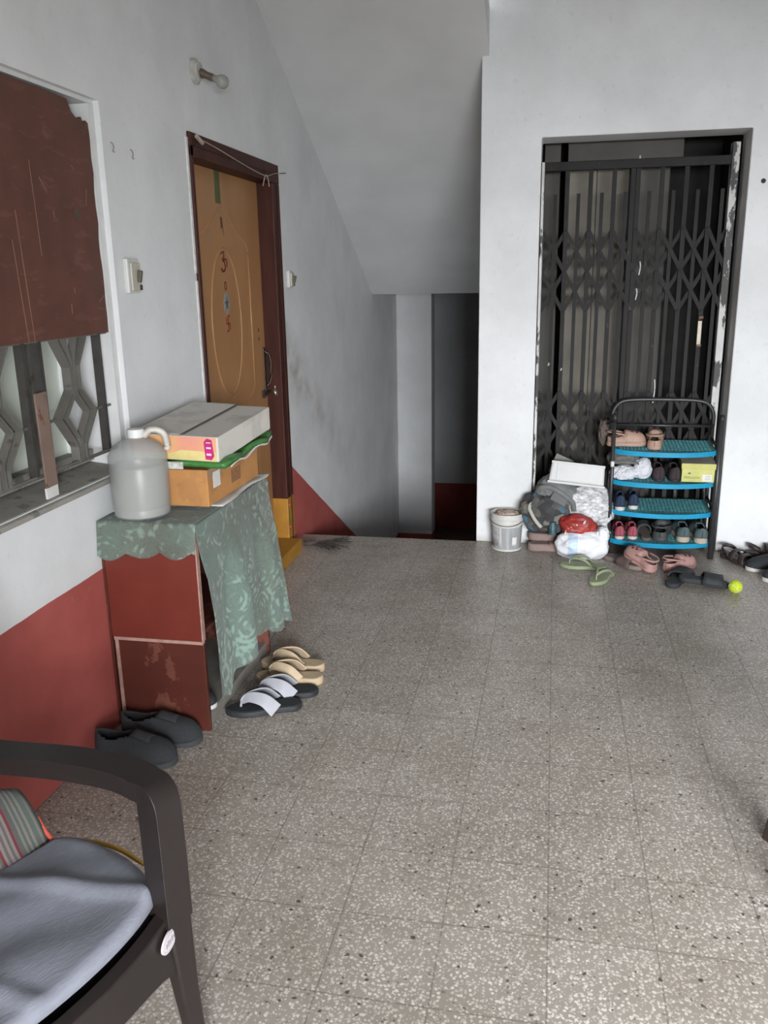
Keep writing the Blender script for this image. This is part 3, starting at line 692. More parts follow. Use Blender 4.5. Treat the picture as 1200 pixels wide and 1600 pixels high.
def upper(nm, par, L, W, z0, H, mm, open0=.03, open1=.46, openw=.62, toeh=.55, heelh=1.0, thick=.005, p=.72, backopen=False, grow=.002):
    """shoe upper: arched sections lofted heel to toe, with the foot opening cut out"""
    bm = B(); nu, nv = 34, 22; V = []
    for i in range(nu+1):
        t = .5-.5*math.cos(PI*i/nu); c, h = foot(t, L, W); h = max(h+grow*min(1, h*60), .0008)
        if t < .42: hh = H*heelh*(1-.06*math.sin(PI*t/.42))
        else:
            k = (t-.42)/.58; hh = H*(1-(1-toeh)*k**.8)*math.sqrt(max(0, 1-max(0, (k-.55)/.45)**3))
        hh = max(hh, .003); row = []
        for j in range(nv+1):
            f = PI*j/nv; y = math.cos(f); z = math.sin(f)
            y = math.copysign(abs(y)**p, y); z = z**(p)
            row.append(bm.verts.new(((t-.5)*L, c+h*y*(1-.12*z if t > .45 else 1-.10*z), z0+hh*z)))
        V.append(row)
    for i in range(nu):
        tm = .5-.5*math.cos(PI*(i+.5)/nu)
        for j in range(nv):
            s = abs(math.cos(PI*(j+.5)/nv)); z = math.sin(PI*(j+.5)/nv)
            k = (tm-(open0+open1)/2)/((open1-open0)/2)
            if abs(k) < 1 and s < openw*math.sqrt(1-k*k)**.7 + .0: continue
            if backopen and tm < .40 and z > .35: continue
            bm.faces.new((V[i][j], V[i+1][j], V[i+1][j+1], V[i][j+1]))
    bmesh.ops.delete(bm, geom=[v for v in bm.verts if not v.link_faces], context='VERTS')
    return finish(bm, nm, mm, par, smooth=True, solid=thick)
def band(nm, par, x0, x1, W, H, mm, z0=.02, c=0, th=.005, n=14, skew=0, pinch=0):
    """strap arched over the sole between x0 and x1"""
    def fn(u, v):
        a = PI*v; x = x0+(x1-x0)*u+skew*(v-.5); k = 1-pinch*math.sin(a)
        x = (x0+x1)/2+skew*(v-.5)+(x-(x0+x1)/2-skew*(v-.5))*k
        y = math.cos(a); y = math.copysign(abs(y)**.7, y)
        return (x, c+y*W/2, z0+H*math.sin(a)**.8)
    return finish(grid(fn, 4, n), nm, mm, par, smooth=True, solid=th)

def sneaker(label, up_c, sole_c, L=.26, W=.095, H=.085, lace_c=None, group=None, nm='sneaker', tn=.024, cat='shoe', **k):
    o = tag(empty(nm, (0, 0, 0)), label, cat, group)
    sole('sole', o, L, W, 0, tn, sole_c, grow=.002)
    sole('insole', o, L*.94, W*.86, tn, tn+.006, mat('dark insole', (.035, .033, .033), .9), bevel=0)
    upper('upper', o, L*.985, W*.97, tn*.8, H-tn*.8, up_c, **k)
    if lace_c:
        for i in range(4):
            x = L*(.02+.05*i); z = H*(.97-.10*i)-.0
            bm = B(); tube(bm, smoothpath([(x, -W*.20, z-.012), (x+.006, 0, z+.001), (x, W*.20, z-.012)]), .0032, 6); finish(bm, 'lace', lace_c, o, smooth=True)
    return o
def clog(label, c_, L=.24, W=.095, H=.088, hole=None, nm='clog', group=None):
    o = tag(empty(nm, (0, 0, 0)), label, 'shoe', group)
    sole('sole', o, L, W, 0, .026, c_, grow=.003, bevel=.006)
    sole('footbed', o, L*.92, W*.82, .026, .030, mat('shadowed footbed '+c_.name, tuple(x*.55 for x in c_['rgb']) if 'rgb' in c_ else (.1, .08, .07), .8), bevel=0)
    upper('upper', o, L*.97, W*.97, .018, H-.018, c_, open0=-.25, open1=.42, openw=.70, toeh=.74, heelh=.58, thick=.006, p=.66)
    bm = B(); tube(bm, smoothpath([(L*-.02, W*.50, H*.72), (-L*.30, W*.46, H*.86), (-L*.47, W*.22, H*.90), (-L*.49, 0, H*.91), (-L*.47, -W*.22, H*.90), (-L*.30, -W*.46, H*.86), (L*-.02, -W*.50, H*.72)]), .005, 8, scales=None); finish(bm, 'heel_strap', c_, o, smooth=True)
    if hole:
        for (a, s) in ((.12, .3), (.12, -.3), (.20, 0), (.24, .36), (.24, -.36), (.32, .14), (.32, -.14)):
            t = .5+a; cc, h = foot(t, L, W); k = (t-.42)/.58; hh = (H-.018)*(1-.26*k**.8)*math.sqrt(max(0, 1-max(0, (k-.55)/.45)**3))
            y = cc+h*s*1.5; zz = .018+hh*math.sqrt(max(.05, 1-abs(s*1.5)**(2/.66)))**.66+.0035
            bm = B(); lathe(bm, [(0, -.003), (.0065, -.003), (.0065, .0012), (0, .0012)], 10)
            bmesh.ops.transform(bm, matrix=Matrix.Translation((a*L, y, zz)) @ Euler((-s*1.4, .35, 0)).to_matrix().to_4x4(), verts=bm.verts); finish(bm, 'hole', hole, o)
    return o
def flipflop(label, sole_c, strap_c, L=.265, W=.10, T_=.022, H=.045, wide=.016, foot_c=None, nm='flip_flop', group=None, logo=None):
    o = tag(empty(nm, (0, 0, 0)), label, 'footwear', group)
    sole('sole', o, L, W, 0, T_, sole_c, toe=1.25, bevel=.005)
    if foot_c: sole('footbed', o, L*.95, W*.90, T_, T_+.002, foot_c, toe=1.25, bevel=0)
    px = L*.30
    bm = B(); tube(bm, [(px, .004, T_-.002), (px-.004, .004, T_+.024)], .0045, 8); finish(bm, 'toe_post', strap_c, o, smooth=True)
    for s in (1, -1):
        pts = smoothpath([(px-.002, .004, T_+.022), (px-.035, .004+s*W*.16, T_+H*.9), (px-.085, s*W*.40, T_+H*.75), (px-.125, s*W*.475, T_-.004)], 6)
        n = len(pts); sc2 = [(.55+.45*math.sin(PI*min(1, i/(n-1)*1.1)) if wide < .02 else .45+.9*(i/(n-1))**.6, 1) for i in range(n)]
        bm = B(); sweep(bm, pts, rect(wide, .006), upv=(0, s*.75, .66), scales=sc2); st_ = finish(bm, 'strap', strap_c, o, smooth=40, bevel=.0015)
        if logo and s == -1:
            bm = B(); q = pts[n//2]; box(bm, -.010, .010, -.002, .002, 0, .0012, Matrix.Translation(q+Vector((0, -.001, .0045))) @ Euler((R(40), 0, R(-155))).to_matrix().to_4x4()); finish(bm, 'logo', logo, o)
    return o
def slide(label, sole_c, strap_c, L=.26, W=.10, T_=.026, H=.055, nm='slide_sandal', bands=1, group=None):
    o = tag(empty(nm, (0, 0, 0)), label, 'footwear', group)
    sole('sole', o, L, W, 0, T_, sole_c, toe=1.2, bevel=.006)
    if bands == 1: band('strap', o, -.015, .092, W*1.04, H*.72, strap_c, T_*.45, c=.004, pinch=.18, th=.008)
    else:
        band('strap', o, .045, .080, W*1.0, H*.8, strap_c, T_*.5, c=.004, skew=.03)
        band('strap', o, -.005, .030, W*1.02, H, strap_c, T_*.5, c=.003, skew=-.03)
        bm = B(); sweep(bm, smoothpath([(-.02, W*.47, T_), (-L*.36, W*.40, T_+.028), (-L*.46, 0, T_+.034), (-L*.36, -W*.40, T_+.028), (-.02, -W*.47, T_)]), rect(.005, .018)); finish(bm, 'heel_strap', strap_c, o, smooth=True)
    return o
def cm(name, rgb, **k):
    x = mat(name, rgb, **k); x['rgb'] = rgb; return x

M_gshoe = cm('charcoal knit', (.036, .040, .043), rough=.95, var=.35, scale=220, bmp=.6, bscale=400)
M_gsole = mat('charcoal foam', (.042, .045, .047), .75, .2, 40)
for i, (x, y, rz) in enumerate(((.172, 2.255, -2), (.200, 2.385, 2))):
    o = sneaker(['charcoal slip-on shoe beside the cabinet, the nearer one', 'charcoal slip-on shoe touching the brown side panel, the farther one'][i], M_gshoe, M_gsole, .275, .104, .098, group='charcoal slip-on pair', nm='slip_on_shoe', tn=.022, toeh=.62)
    bm = grid(lambda u, v: (.0+u*.06, (v-.5)*.045, .096-.016*u+.010*math.sin(PI*v)*1.0), 5, 6); finish(bm, 'tongue', M_gshoe, o, smooth=True, solid=.006)
    place(o, x, y, 0.001, rz)
M_bsole = mat('black rubber sole', (.022, .024, .027), .6, .3, 60); M_bfoot = mat('black footbed', (.017, .019, .022), .85, .3, 90)
M_wstrap = mat('white leather strap', (.34, .34, .37), .5, .1, 20)
for i, (x, y, rz) in enumerate(((.475, 2.637, 199), (.505, 2.752, 196))):
    o = flipflop(['black flip-flop with a broad white strap, nearest the camera', 'black flip-flop with a broad white strap, beside the beige ones'][i], M_bsole, M_wstrap, .275, .098, .022, .048, .040, M_bfoot, logo=mat('logo black', (.03, .03, .04), .5), group='black and white flip-flops')
    place(o, x, y, .001, rz)
M_beige = mat('beige moulded foam', (.46, .35, .23), .7, .14, 30)
for i, (x, y, rz) in enumerate(((.500, 2.868, 183), (.478, 2.982, 178))):
    o = flipflop(['beige flip-flop touching the black and white pair', 'beige flip-flop farther from the black and white pair'][i], M_beige, M_beige, .262, .096, .032, .045, .036, group='beige flip-flops')
    place(o, x, y, .001, rz)
o = sneaker('black shoe with a white sole peeking out from under the lace cloth', mat('black canvas', (.02, .02, .022), .8), mat('white rubber', (.55, .55, .53), .6), .20, .08, .075, tn=.02)
place(o, .235, 2.545, .052, -8)

# the bunch on the floor before the gate
M_sage = mat('sage green foam', (.27, .31, .19), .75, .12, 20)
place(flipflop('sage green flip-flop lying crosswise against the white sack', M_sage, M_sage, .245, .090, .020, .04, .014, group='sage flip-flops'), 1.650, 4.385, .001, 174)
place(flipflop('sage green flip-flop nearest the camera, pointing at the room', M_sage, M_sage, .235, .088, .020, .04, .014, group='sage flip-flops'), 1.735, 4.215, .001, 242)
M_brn = cm('dusty brown rubber', (.115, .075, .065), rough=.7, var=.25, scale=25)
place(slide('dusty brown sandal lying between green flip-flops and pink clog', mat('greyish sole', (.20, .155, .135), .8), M_brn, .27, .104, .024, .05), 1.862, 4.480, .001, -52)
M_pink = cm('dusty pink foam', (.40, .225, .20), rough=.6, var=.14, scale=20)
M_hole = mat('clog hole', (.06, .025, .025), .9)
place(clog('dusty pink clog with holes leaning up against the rack', M_pink, .205, .088, .078, M_hole, group='pink clogs'), 1.940, 4.425, .030, 128, 0, -16)
place(clog('dusty pink clog standing behind the black slides', M_pink, .20, .088, .078, M_hole, group='pink clogs'), 2.142, 4.440, .001, 34)
M_blk = mat('black slide foam', (.026, .029, .032), .75, .3, 30)
place(slide('black slide sandal pointing towards the rack', M_blk, M_blk, .255, .096, .026, .052, group='black slides'), 2.115, 4.245, .001, 62)
place(slide('black slide sandal lying crosswise beside the yellow ball', M_blk, M_blk, .24, .096, .026, .055, group='black slides'), 2.222, 4.180, .0165, -6, 0, 6)
ball = tag(empty('tennis_ball', (2.357, 4.115, .033)), 'small yellow-green tennis ball on the floor beside the black slide', 'ball')
bm = B(); bmesh.ops.create_uvsphere(bm, u_segments=24, v_segments=16, radius=.0325); finish(bm, 'felt', mat('yellow green felt', (.50, .62, .03), .95, .25, 60, bmp=.6, bscale=150), ball, smooth=True)
bm = B(); sweep(bm, [(.0328*math.cos(a)*math.cos(.55*math.sin(2*a)), .0328*math.sin(a)*math.cos(.55*math.sin(2*a)), .0328*math.sin(.55*math.sin(2*a))) for a in [2*PI*i/40 for i in range(40)]], circ(.0009, 5), closed=True); finish(bm, 'seam', M_paper, ball)
M_dkb = mat('dark brown leather', (.045, .032, .030), .55, .3, 30)
place(slide('dark brown strap sandal standing nearest the rack foot', M_dkb, M_dkb, .215, .085, .03, .055, bands=2, nm='sandal', group='dark brown sandals'), 2.455, 4.60, .001, -62)
place(slide('dark brown strap sandal lying along the foot of the wall', M_dkb, M_dkb, .20, .085, .03, .055, bands=2, nm='sandal', group='dark brown sandals'), 2.625, 4.705, .001, 4)
M_nvy = mat('near black canvas', (.020, .023, .028), .85, .3, 30); M_wsole = mat('off white rubber sole', (.52, .50, .46), .6, .15, 30)
place(sneaker('black shoe with a white sole, closer to the wall', M_nvy, M_wsole, .27, .098, .09, group='black shoes at the right', toeh=.5), 2.605, 4.505, .001, 196)
place(sneaker('black shoe with a white sole, closest to the ball', M_nvy, M_wsole, .27, .098, .09, lace_c=M_wsole, group='black shoes at the right', toeh=.5), 2.652, 4.345, .001, 196)

# ------------------------------------------------------------------ shoe rack
RX0, RX1, RY0, RY1 = 1.800, 2.318, 4.655, 4.865
rack = tag(empty('shoe_rack', ((RX0+RX1)/2, 4.76, 0)), 'black tube shoe rack with four blue plastic trays before the gate', 'shoe rack')
rx = (RX0+RX1)/2
def rpart(nm, pts, r, mm=M_rack, par=None, n=10, **k):
    bm = B(); tube(bm, [Vector(p)-Vector((rx, 4.76, 0)) for p in pts], r, n, **k); return finish(bm, nm, mm, par or rack, smooth=True)
M_ferr = mat('black plastic cap', (.015, .015, .016), .5)
for s, x in ((-1, RX0-.012), (1, RX1+.008)):
    rpart('front_post', [(x, RY0-.03, .004), (x, RY0-.03, .76)], .0150 if s > 0 else .0100)
    rpart('post_cap', [(x, RY0-.03, .74), (x, RY0-.03, .785)], .014, M_ferr)
    rpart('rear_post', [(x, RY1+.005, .004), (x, RY1+.005, .70)], .0095)
    for z in (.088, .255, .420, .585):
        rpart('side_rail', [(x, RY0-.03, z+.0), (x, RY1+.005, z+.035)], .007)
    rpart('white_band', [(x, RY0-.03, .50), (x, RY0-.03, .53)], .0102 if s < 0 else .012, M_paper)
hoop = smoothpath([(RX0-.012, RY1+.005, .69), (RX0-.006, RY1+.005, .76), (RX0+.03, RY1+.005, .81), (RX0+.10, RY1+.005, .826), (rx, RY1+.005, .829), (RX1-.10, RY1+.005, .826), (RX1-.03, RY1+.005, .81), (RX1+.004, RY1+.005, .76), (RX1+.008, RY1+.005, .69)], 5)
rpart('top_hoop', hoop, .0105)
rpart('cross_bar', [(RX0-.01, RY1+.005, .685), (RX1+.006, RY1+.005, .685)], .0085)
TZ = [.597, .428, .262, .096]
def tray(z):
    par = None; n = 20
    fr = [(RX0+(RX1-RX0)*i/n, RY0-.005-.062*math.sin(PI*i/n)**.6) for i in range(n+1)]
    ol = fr+[(RX1, RY1-.01), (RX0, RY1-.01)]
    ol = [(a-rx, b_-4.76) for a, b_ in ol]
    tilt = Matrix.Rotation(R(6), 4, 'X')
    bm = B(); prism(bm, ol, 'z', -.004, .002)
    bmesh.ops.transform(bm, matrix=Matrix.Translation((0, 0, z)) @ tilt, verts=bm.verts); p = finish(bm, 'tray', M_bluetop, rack)
    bm = B(); sweep(bm, [(a-rx, b_-4.76, -.004) for a, b_ in fr], rect(.006, .026), upv=(0, 0, 1))
    bmesh.ops.transform(bm, matrix=Matrix.Translation((0, 0, z)) @ tilt, verts=bm.verts); finish(bm, 'front_lip', M_blue, p, smooth=30)
    bm = B()
    for k in range(26):
        x = -.237+k*.01896; d = .06*math.sin(PI*(x+.259)/.518)**.6
        box(bm, x-.0022, x+.0022, -.10-d*.9, .085, .002, .0045)
    for k in range(9):
        box(bm, -.24, .24, -.10+k*.022, -.097+k*.022, .002, .0040)
    bmesh.ops.transform(bm, matrix=Matrix.Translation((0, 0, z)) @ tilt, verts=bm.verts); finish(bm, 'mesh_ribs', M_blue if False else mat('blue mesh rib', (.06, .27, .30), .6, .3, 30), p)
for z in TZ: tray(z)
def tz(k, y): return TZ[k]+(y-4.76)*math.tan(R(6))+.0055
def ontray(o, k, x, y, rz): return place(o, x, y, tz(k, y)+.001, rz, 0, 0) if abs(rz) < 45 else place(o, x, y, tz(k, y)-.000, rz, 0, -5.5)
M_tan = cm('tan foam', (.40, .255, .19), rough=.6, var=.15, scale=20)
o = clog('tan clog lying lengthwise at the left end of the top tray', M_tan, .205, .09, .085, M_hole, group='tan clogs'); place(o, 1.860, 4.70, tz(0, 4.70)+.006, 6)
o = clog('tan clog seen from its heel on the top tray', M_tan, .205, .088, .085, M_hole, group='tan clogs'); place(o, 2.012, 4.74, tz(0, 4.74), 80, 0, -5.5)
for i, x in enumerate((2.030, 2.112)):
    o = sneaker(['dark brown shoe on the second tray, beside the white cloth', 'dark brown shoe on the second tray, beside the yellow box'][i], mat('dark maroon suede', (.050, .034, .036), .9, .3), M_bsole, .21, .074, .082, group='dark brown shoes', tn=.014)
    place(o, x, 4.735, tz(1, 4.735), 92, 0, -5.5)
for i, (x, y) in enumerate(((1.842, 4.71), (1.913, 4.735))):
    o = sneaker(['navy sneaker at the left end of the third tray', 'navy sneaker, the right one of the pair on the third tray'][i], mat('navy canvas', (.022, .042, .085), .85, .25), M_wsole, .175, .062, .088, group='navy sneakers', tn=.026)
    place(o, x, y, tz(2, y), 88, 0, -5.5)
for i, (x, y) in enumerate(((1.846, 4.715), (1.915, 4.72))):
    o = sneaker(['pink sneaker at the left end of the bottom tray', 'pink sneaker beside the dark sandal on the bottom tray'][i], mat('faded pink canvas', (.40, .09, .12), .8, .25), M_wsole, .17, .062, .078, group='pink sneakers', tn=.022)
    place(o, x, y, tz(3, y), 90, 0, -5.5)
M_dgr = mat('dark greenish rubber', (.045, .052, .050), .7, .3)
place(slide('dark closed sandal on the bottom tray beside the pink sneakers', mat('taupe sole', (.12, .095, .085), .8), M_dgr, .20, .070, .018, .07), 1.988, 4.72, tz(3, 4.72), 90, 0, -5.5)
o = clog('large dark grey clog in the middle of the bottom tray', cm('dark grey foam', (.055, .060, .058), rough=.6), .215, .10, .09, None); place(o, 2.080, 4.73, tz(3, 4.73), 75, 0, -5.5)
for i, (x, y) in enumerate(((2.180, 4.725), (2.270, 4.715))):
    o = sneaker(['grey-green sneaker with a thick beige sole, left of the pair', 'grey-green sneaker with a thick beige sole, at the right end of the tray'][i], mat('grey green canvas', (.085, .125, .13), .85, .25), mat('beige rubber sole', (.44, .37, .29), .7, .15), .205, .084, .088, group='grey-green sneakers', tn=.034)
    place(o, x, y, tz(3, y), 90, 0, -5.5)
# yellow shoe box
yb = tag(empty('shoe_box', (2.232, 4.735, tz(1, 4.735)+.012)), 'pale yellow-green shoe box with a white label on the second tray', 'box')
yb.rotation_euler = (R(5), 0, R(-2))
M_ybox = mat('lime yellow card', (.53, .52, .17), .6, .15, 12)
bm = B(); box(bm, -.082, .082, -.115, .10, -.006, .066); finish(bm, 'box', M_ybox, yb, bevel=.001)
bm = B(); box(bm, -.086, .086, -.119, .104, .066, .096); finish(bm, 'lid', mat('lime lid card', (.50, .48, .15), .6, .15, 12), yb, bevel=.0015)
bm = B(); box(bm, -.0855, .0855, -.1185, .1035, .0961, .0968); finish(bm, 'dusty_lid_top', mat('dusty card', (.30, .27, .22), .9, .2), yb)
bm = B(); box(bm, .022, .070, -.1162, -.1152, .0, .036); lb2 = finish(bm, 'white_label', M_paper, yb)
for z in (.027, .018, .009):
    bm = B(); box(bm, .036, .062, -.1168, -.1163, z, z+.0025); finish(bm, 'print_line', mat('print grey', (.35, .34, .38), .7), lb2)
text('PARAGON', 'brand_lettering', .017, mat('olive print', (.13, .15, .03), .6), yb, (-.029, -.1154, .018), (PI/2, 0, 0))
bm = B(); lathe(bm, [(0, 0), (.008, 0), (.008, .0008), (0, .0008)], 14); bmesh.ops.transform(bm, matrix=Matrix.Translation((-.044, -.1152, .042)) @ Matrix.Rotation(PI/2, 4, 'X') @ Matrix.Scale(.6, 4, (0, 1, 0)), verts=bm.verts)
finish(bm, 'emblem', mat('olive print', (.13, .15, .03), .6), yb)

# ------------------------------------------------------------------ soft lumps
def lump(nm, par, c, s, mm, seed=0, amp=.18, freq=2.2, flat_z=None, n=4, crease=.0, rot=(0, 0, 0), pw=2.0):
    """crumpled bag: a sphere pushed about by ridged noise, flattened where it rests"""
    bm = B(); bmesh.ops.create_icosphere(bm, subdivisions=n+1, radius=1)
    off = Vector((seed*3.7, seed*1.9, seed*5.3)); E_ = Euler(rot).to_matrix()
    for v in bm.verts:
        d = v.co.normalized()
        q = (abs(d.x)**pw+abs(d.y)**pw+abs(d.z)**pw)**(-1/pw)
        r = q*(1+amp*noise.noise(d*freq+off))
        k = 0
        if crease:
            k = 1-abs(noise.noise(d*5+off*2))*2.2; k = crease*(k-.6)+crease*.5*(1-abs(noise.noise(d*12+off))*2.5)
        r += k
        p = E_ @ Vector((d.x*r*s[0], d.y*r*s[1], d.z*r*s[2]))
        p += Vector(c)
        if flat_z is not None and p.z < flat_z: p.z = flat_z+(p.z-flat_z)*.03
        v.co = p
    return finish(bm, nm, mm, par, smooth=True)
def thing(nm, loc, label, cat, group=None): return tag(empty(nm, loc), label, cat, group)

# white cloth, grey cap and bag at the left of the rack
t1 = thing('white_cloth', (1.90, 4.72, tz(1, 4.72)), 'crumpled white cloth on the second tray under the grey cap', 'cloth')
lump('cloth', t1, (-.045, -.055, .030), (.072, .055, .040), mat('white cotton', (.60, .61, .65), .9, .12, 20), 2, .2, crease=.10, flat_z=-.001)
lump('fold', t1, (.050, -.045, .050), (.048, .045, .060), mat('white cotton', (.60, .61, .65), .9, .12, 20), 5, .15, crease=.06, flat_z=.002)
t2 = thing('cap', (1.865, 4.72, tz(1, 4.72)+.075), 'grey cloth cap lying on the white cloth of the second tray', 'cap')
lump('crown', t2, (-.02, -.02, .030), (.082, .070, .042), mat('grey felt', (.135, .135, .125), .95, .2, 30), 3, .12, crease=.05, flat_z=0)
bm = grid(lambda u, v: (-.09+.15*u, -.085-.02*math.sin(PI*u), .006+.012*math.sin(PI*u)-.0*v+v*.012), 12, 3); finish(bm, 'brim', mat('grey felt', (.135, .135, .125), .95, .2, 30), t2, smooth=True, solid=.004)
t3 = thing('hanging_bag', (1.755, 4.74, .56), 'brownish grey bag hanging by a black strap from the rack post', 'bag')
lump('bag', t3, (-.012, .045, .10), (.030, .05, .075), mat('brown grey cloth', (.13, .10, .085), .9, .3, 20), 8, .2, crease=.06)
bm = B(); sweep(bm, smoothpath([(-.02, .03, .16), (.0, -.05, .20), (.033, -.115, .215), (.03, -.08, .19), (.005, .0, .15)]), rect(.014, .004)); finish(bm, 'strap', M_ferr, t3, smooth=True)

# the pile left of the rack
M_pkb = mat('pinkish brown rubber', (.27, .195, .175), .8, .18, 14)
for i, (z, y, rz) in enumerate(((0.001, 4.655, 4), (.047, 4.70, -3))):
    o = tag(empty('clog_sandal', (0, 0, 0)), ['thick pinkish brown slipper lying under the dark cloth bag, lower one', 'thick pinkish brown slipper under the dark cloth bag, upper one'][i], 'footwear', 'pinkish brown slippers')
    sole('sole', o, .27, .105, 0, .044, M_pkb, waist=.02, bevel=.010)
    band('strap', o, -.02, .07, .104, .012, M_pkb, .040)
    place(o, 1.485, y+.015, z, rz)
t4 = thing('cloth_bag', (1.455, 4.67, .115), 'dark patterned cloth bag with a pale handle in the pile by the gate', 'bag')
mt, t, ns, ln, b = nt('dark printed cloth'); v = coord(t)
vo = t.nodes.new('ShaderNodeTexVoronoi'); vo.inputs['Scale'].default_value = 26; ln.new(v, vo.inputs['Vector'])
sp = t.nodes.new('ShaderNodeSeparateColor'); ln.new(vo.outputs['Color'], sp.inputs[0])
ln.new(ramp(t, sp.outputs[0], [(0, (.035, .035, .035)), (.35, (.09, .085, .075)), (.55, (.045, .045, .048)), (.74, (.16, .15, .13)), (.82, (.05, .12, .15)), (.88, (.07, .07, .07))], 'CONSTANT'), b.inputs['Base Color']); b.inputs['Roughness'].default_value = .9
M_print = mt
lump('bag', t4, (-.005, .0, .112), (.128, .085, .118), M_print, 11, .22, crease=.06, flat_z=.0, pw=2.6)
bm = B(); sweep(bm, smoothpath([(-.085, -.05, .17), (-.10, -.075, .15), (-.075, -.098, .10), (-.045, -.104, .06), (-.03, -.098, .045)]), rect(.018, .004), upv=(0, -1, .2)); finish(bm, 'handle', mat('pale strap', (.42, .40, .35), .8), t4, smooth=True)
lump('drawn_corner', t4, (-.115, -.02, .135), (.035, .05, .035), mat('olive grey cloth', (.15, .14, .115), .9, .3), 6, .2, crease=.06)
bm = B(); lathe(bm, [(0, 0), (.022, .002), (.024, .05), (.018, .06), (.018, .072), (0, .072)], 16); bmesh.ops.translate(bm, verts=bm.verts, vec=(.03, -.092, .005)); finish(bm, 'bottle_pocket', mat('teal print', (.045, .10, .115), .5, .5, 60), t4, smooth=40)
t5 = thing('handbag', (1.512, 4.680, .280), 'grey folded handbag in the pile under the white tub', 'bag')
M_gbag = mat('grey leatherette', (.15, .155, .15), .7, .2, 20)
lump('bag', t5, (-.005, .005, .05), (.112, .07, .085), M_gbag, 14, .15, crease=.06, pw=2.8, rot=(0, R(24), 0))
bm = B(); box(bm, -.05, .045, -.008, .004, -.026, .026, Matrix.Translation((.005, -.078, .035)) @ Euler((R(-8), R(28), 0)).to_matrix().to_4x4()); finish(bm, 'pocket_flap', mat('dark grey leatherette', (.075, .078, .08), .6), t5, bevel=.004)
bm = B(); sweep(bm, smoothpath([(-.12, -.04, .055), (-.10, -.07, .095), (-.04, -.085, .10), (.03, -.09, .06), (.075, -.085, .02), (.085, -.07, -.03)]), rect(.026, .005), upv=(0, -1, .2)); finish(bm, 'strap', M_gbag, t5, smooth=True)
t6 = thing('foil_bag', (1.688, 4.69, .172), 'crumpled silver-grey plastic bag stuffed beneath the white tub', 'bag')
mt, t, ns, ln, b = nt('crumpled printed film'); v = coord(t)
ln.new(ramp(t, noise_(t, coord(t, (1, 1, 2.2)), 38, 5, .7), [(.40, (.30, .30, .31)), (.50, (.48, .48, .48)), (.60, (.62, .62, .62))]), b.inputs['Base Color']); b.inputs['Roughness'].default_value = .38
bump(t, b, noise_(t, v, 22, 5, .6), .7, .012); M_film = mt
lump('bag', t6, (-.005, .0, .085), (.122, .085, .118), M_film, 21, .18, crease=.05, pw=3.0, rot=(0, R(-12), 0))
bm = grid(lambda u, v: (.03+.07*u+.01*math.sin(v*8), -.075+.01*math.sin(u*9+v*7), .07-.115*v*(.5+.5*u)), 10, 12); finish(bm, 'loose_end', M_film, t6, smooth=True, solid=.002)
t7 = thing('red_pouch', (1.622, 4.575, .128), 'red pouch with white lettering tucked between silver bag and sack', 'pouch')
M_redp = mat('red shiny fabric', (.33, .028, .022), .5, .35, 20, bmp=.2)
lump('pouch', t7, (.0, .0, .050), (.096, .055, .058), M_redp, 4, .15, crease=.04, pw=2.3, rot=(0, R(5), 0))
for k, (x, z) in enumerate(((-.050, .050), (-.035, .058), (-.021, .066), (-.007, .073), (.03, .082), (-.062, .035), (-.068, .018))):
    bm = B(); box(bm, -.004, .004, -.002, .002, -.010, .010, Matrix.Translation((x, -.056+abs(x)*.25, z)) @ Euler((R(-38), R(25+8*(k % 3)), 0)).to_matrix().to_4x4()); finish(bm, 'white_letter', M_paper, t7)
t8 = thing('sack', (1.645, 4.570, 0), 'bulging white plastic sack with a pale blue stripe on the floor', 'sack')
mt, t, ns, ln, b = nt('white woven plastic'); v = coord(t)
sx = t.nodes.new('ShaderNodeSeparateXYZ'); ln.new(v, sx.inputs[0])
st_ = ramp(t, math_(t, 'ADD', math_(t, 'MULTIPLY', noise_(t, v, 12), .02), sx.outputs[0]), [(0, (0, 0, 0)), (.02, (0, 0, 0)), (.021, (0, 0, 0))])
f1 = math_(t, 'MULTIPLY', math_(t, 'GREATER_THAN', sx.outputs[0], -.075), math_(t, 'LESS_THAN', sx.outputs[0], -.025))
ln.new(mix(t, math_(t, 'MULTIPLY', f1, .75), (.74, .75, .78), (.42, .56, .72)), b.inputs['Base Color']); b.inputs['Roughness'].default_value = .5
bump(t, b, noise_(t, coord(t, (1, 1, 2.2)), 16, 6), .6, .012)
lump('sack', t8, (0, 0, .072), (.142, .100, .088), mt, 31, .12, crease=.03, flat_z=.0, pw=2.1)
lump('gathered_end', t8, (.105, -.01, .130), (.038, .045, .048), mt, 33, .2, crease=.06)
t9 = thing('plastic_tub', (1.606, 4.650, .448), 'white plastic tub lying on its side on top of the pile', 'tub')
t9.rotation_euler = (R(-14), R(5.0), R(-2))
M_tub = mat('white polystyrene', (.52, .52, .51), .5, .08, 8)
bm = B(); prism(bm, [(-.148, -.052), (.148, -.052), (.140, .056), (-.140, .056)], 'y', -.045, .050); finish(bm, 'body', M_tub, t9, bevel=.010)
bm = B(); box(bm, -.153, .153, -.052, .055, -.064, -.050); finish(bm, 'rim', M_tub, t9, bevel=.004)
bm = B(); box(bm, -.142, .142, -.0475, -.0445, .046, .058); finish(bm, 'base_ridge', M_tub, t9, bevel=.002)
bm = B(); box(bm, -.110, -.106, -.0475, -.0445, -.045, .045); finish(bm, 'side_ridge', M_tub, t9, bevel=.001)
t10 = thing('cardboard_flap', (1.50, 4.735, .43), 'grey cardboard piece leaning behind the white tub', 'cardboard')
bm = B(); box(bm, -.05, .05, -.003, .003, -.01, .10, Euler((R(-12), R(24), 0)).to_matrix().to_4x4()); finish(bm, 'card', mat('grey card', (.20, .20, .18), .8), t10)

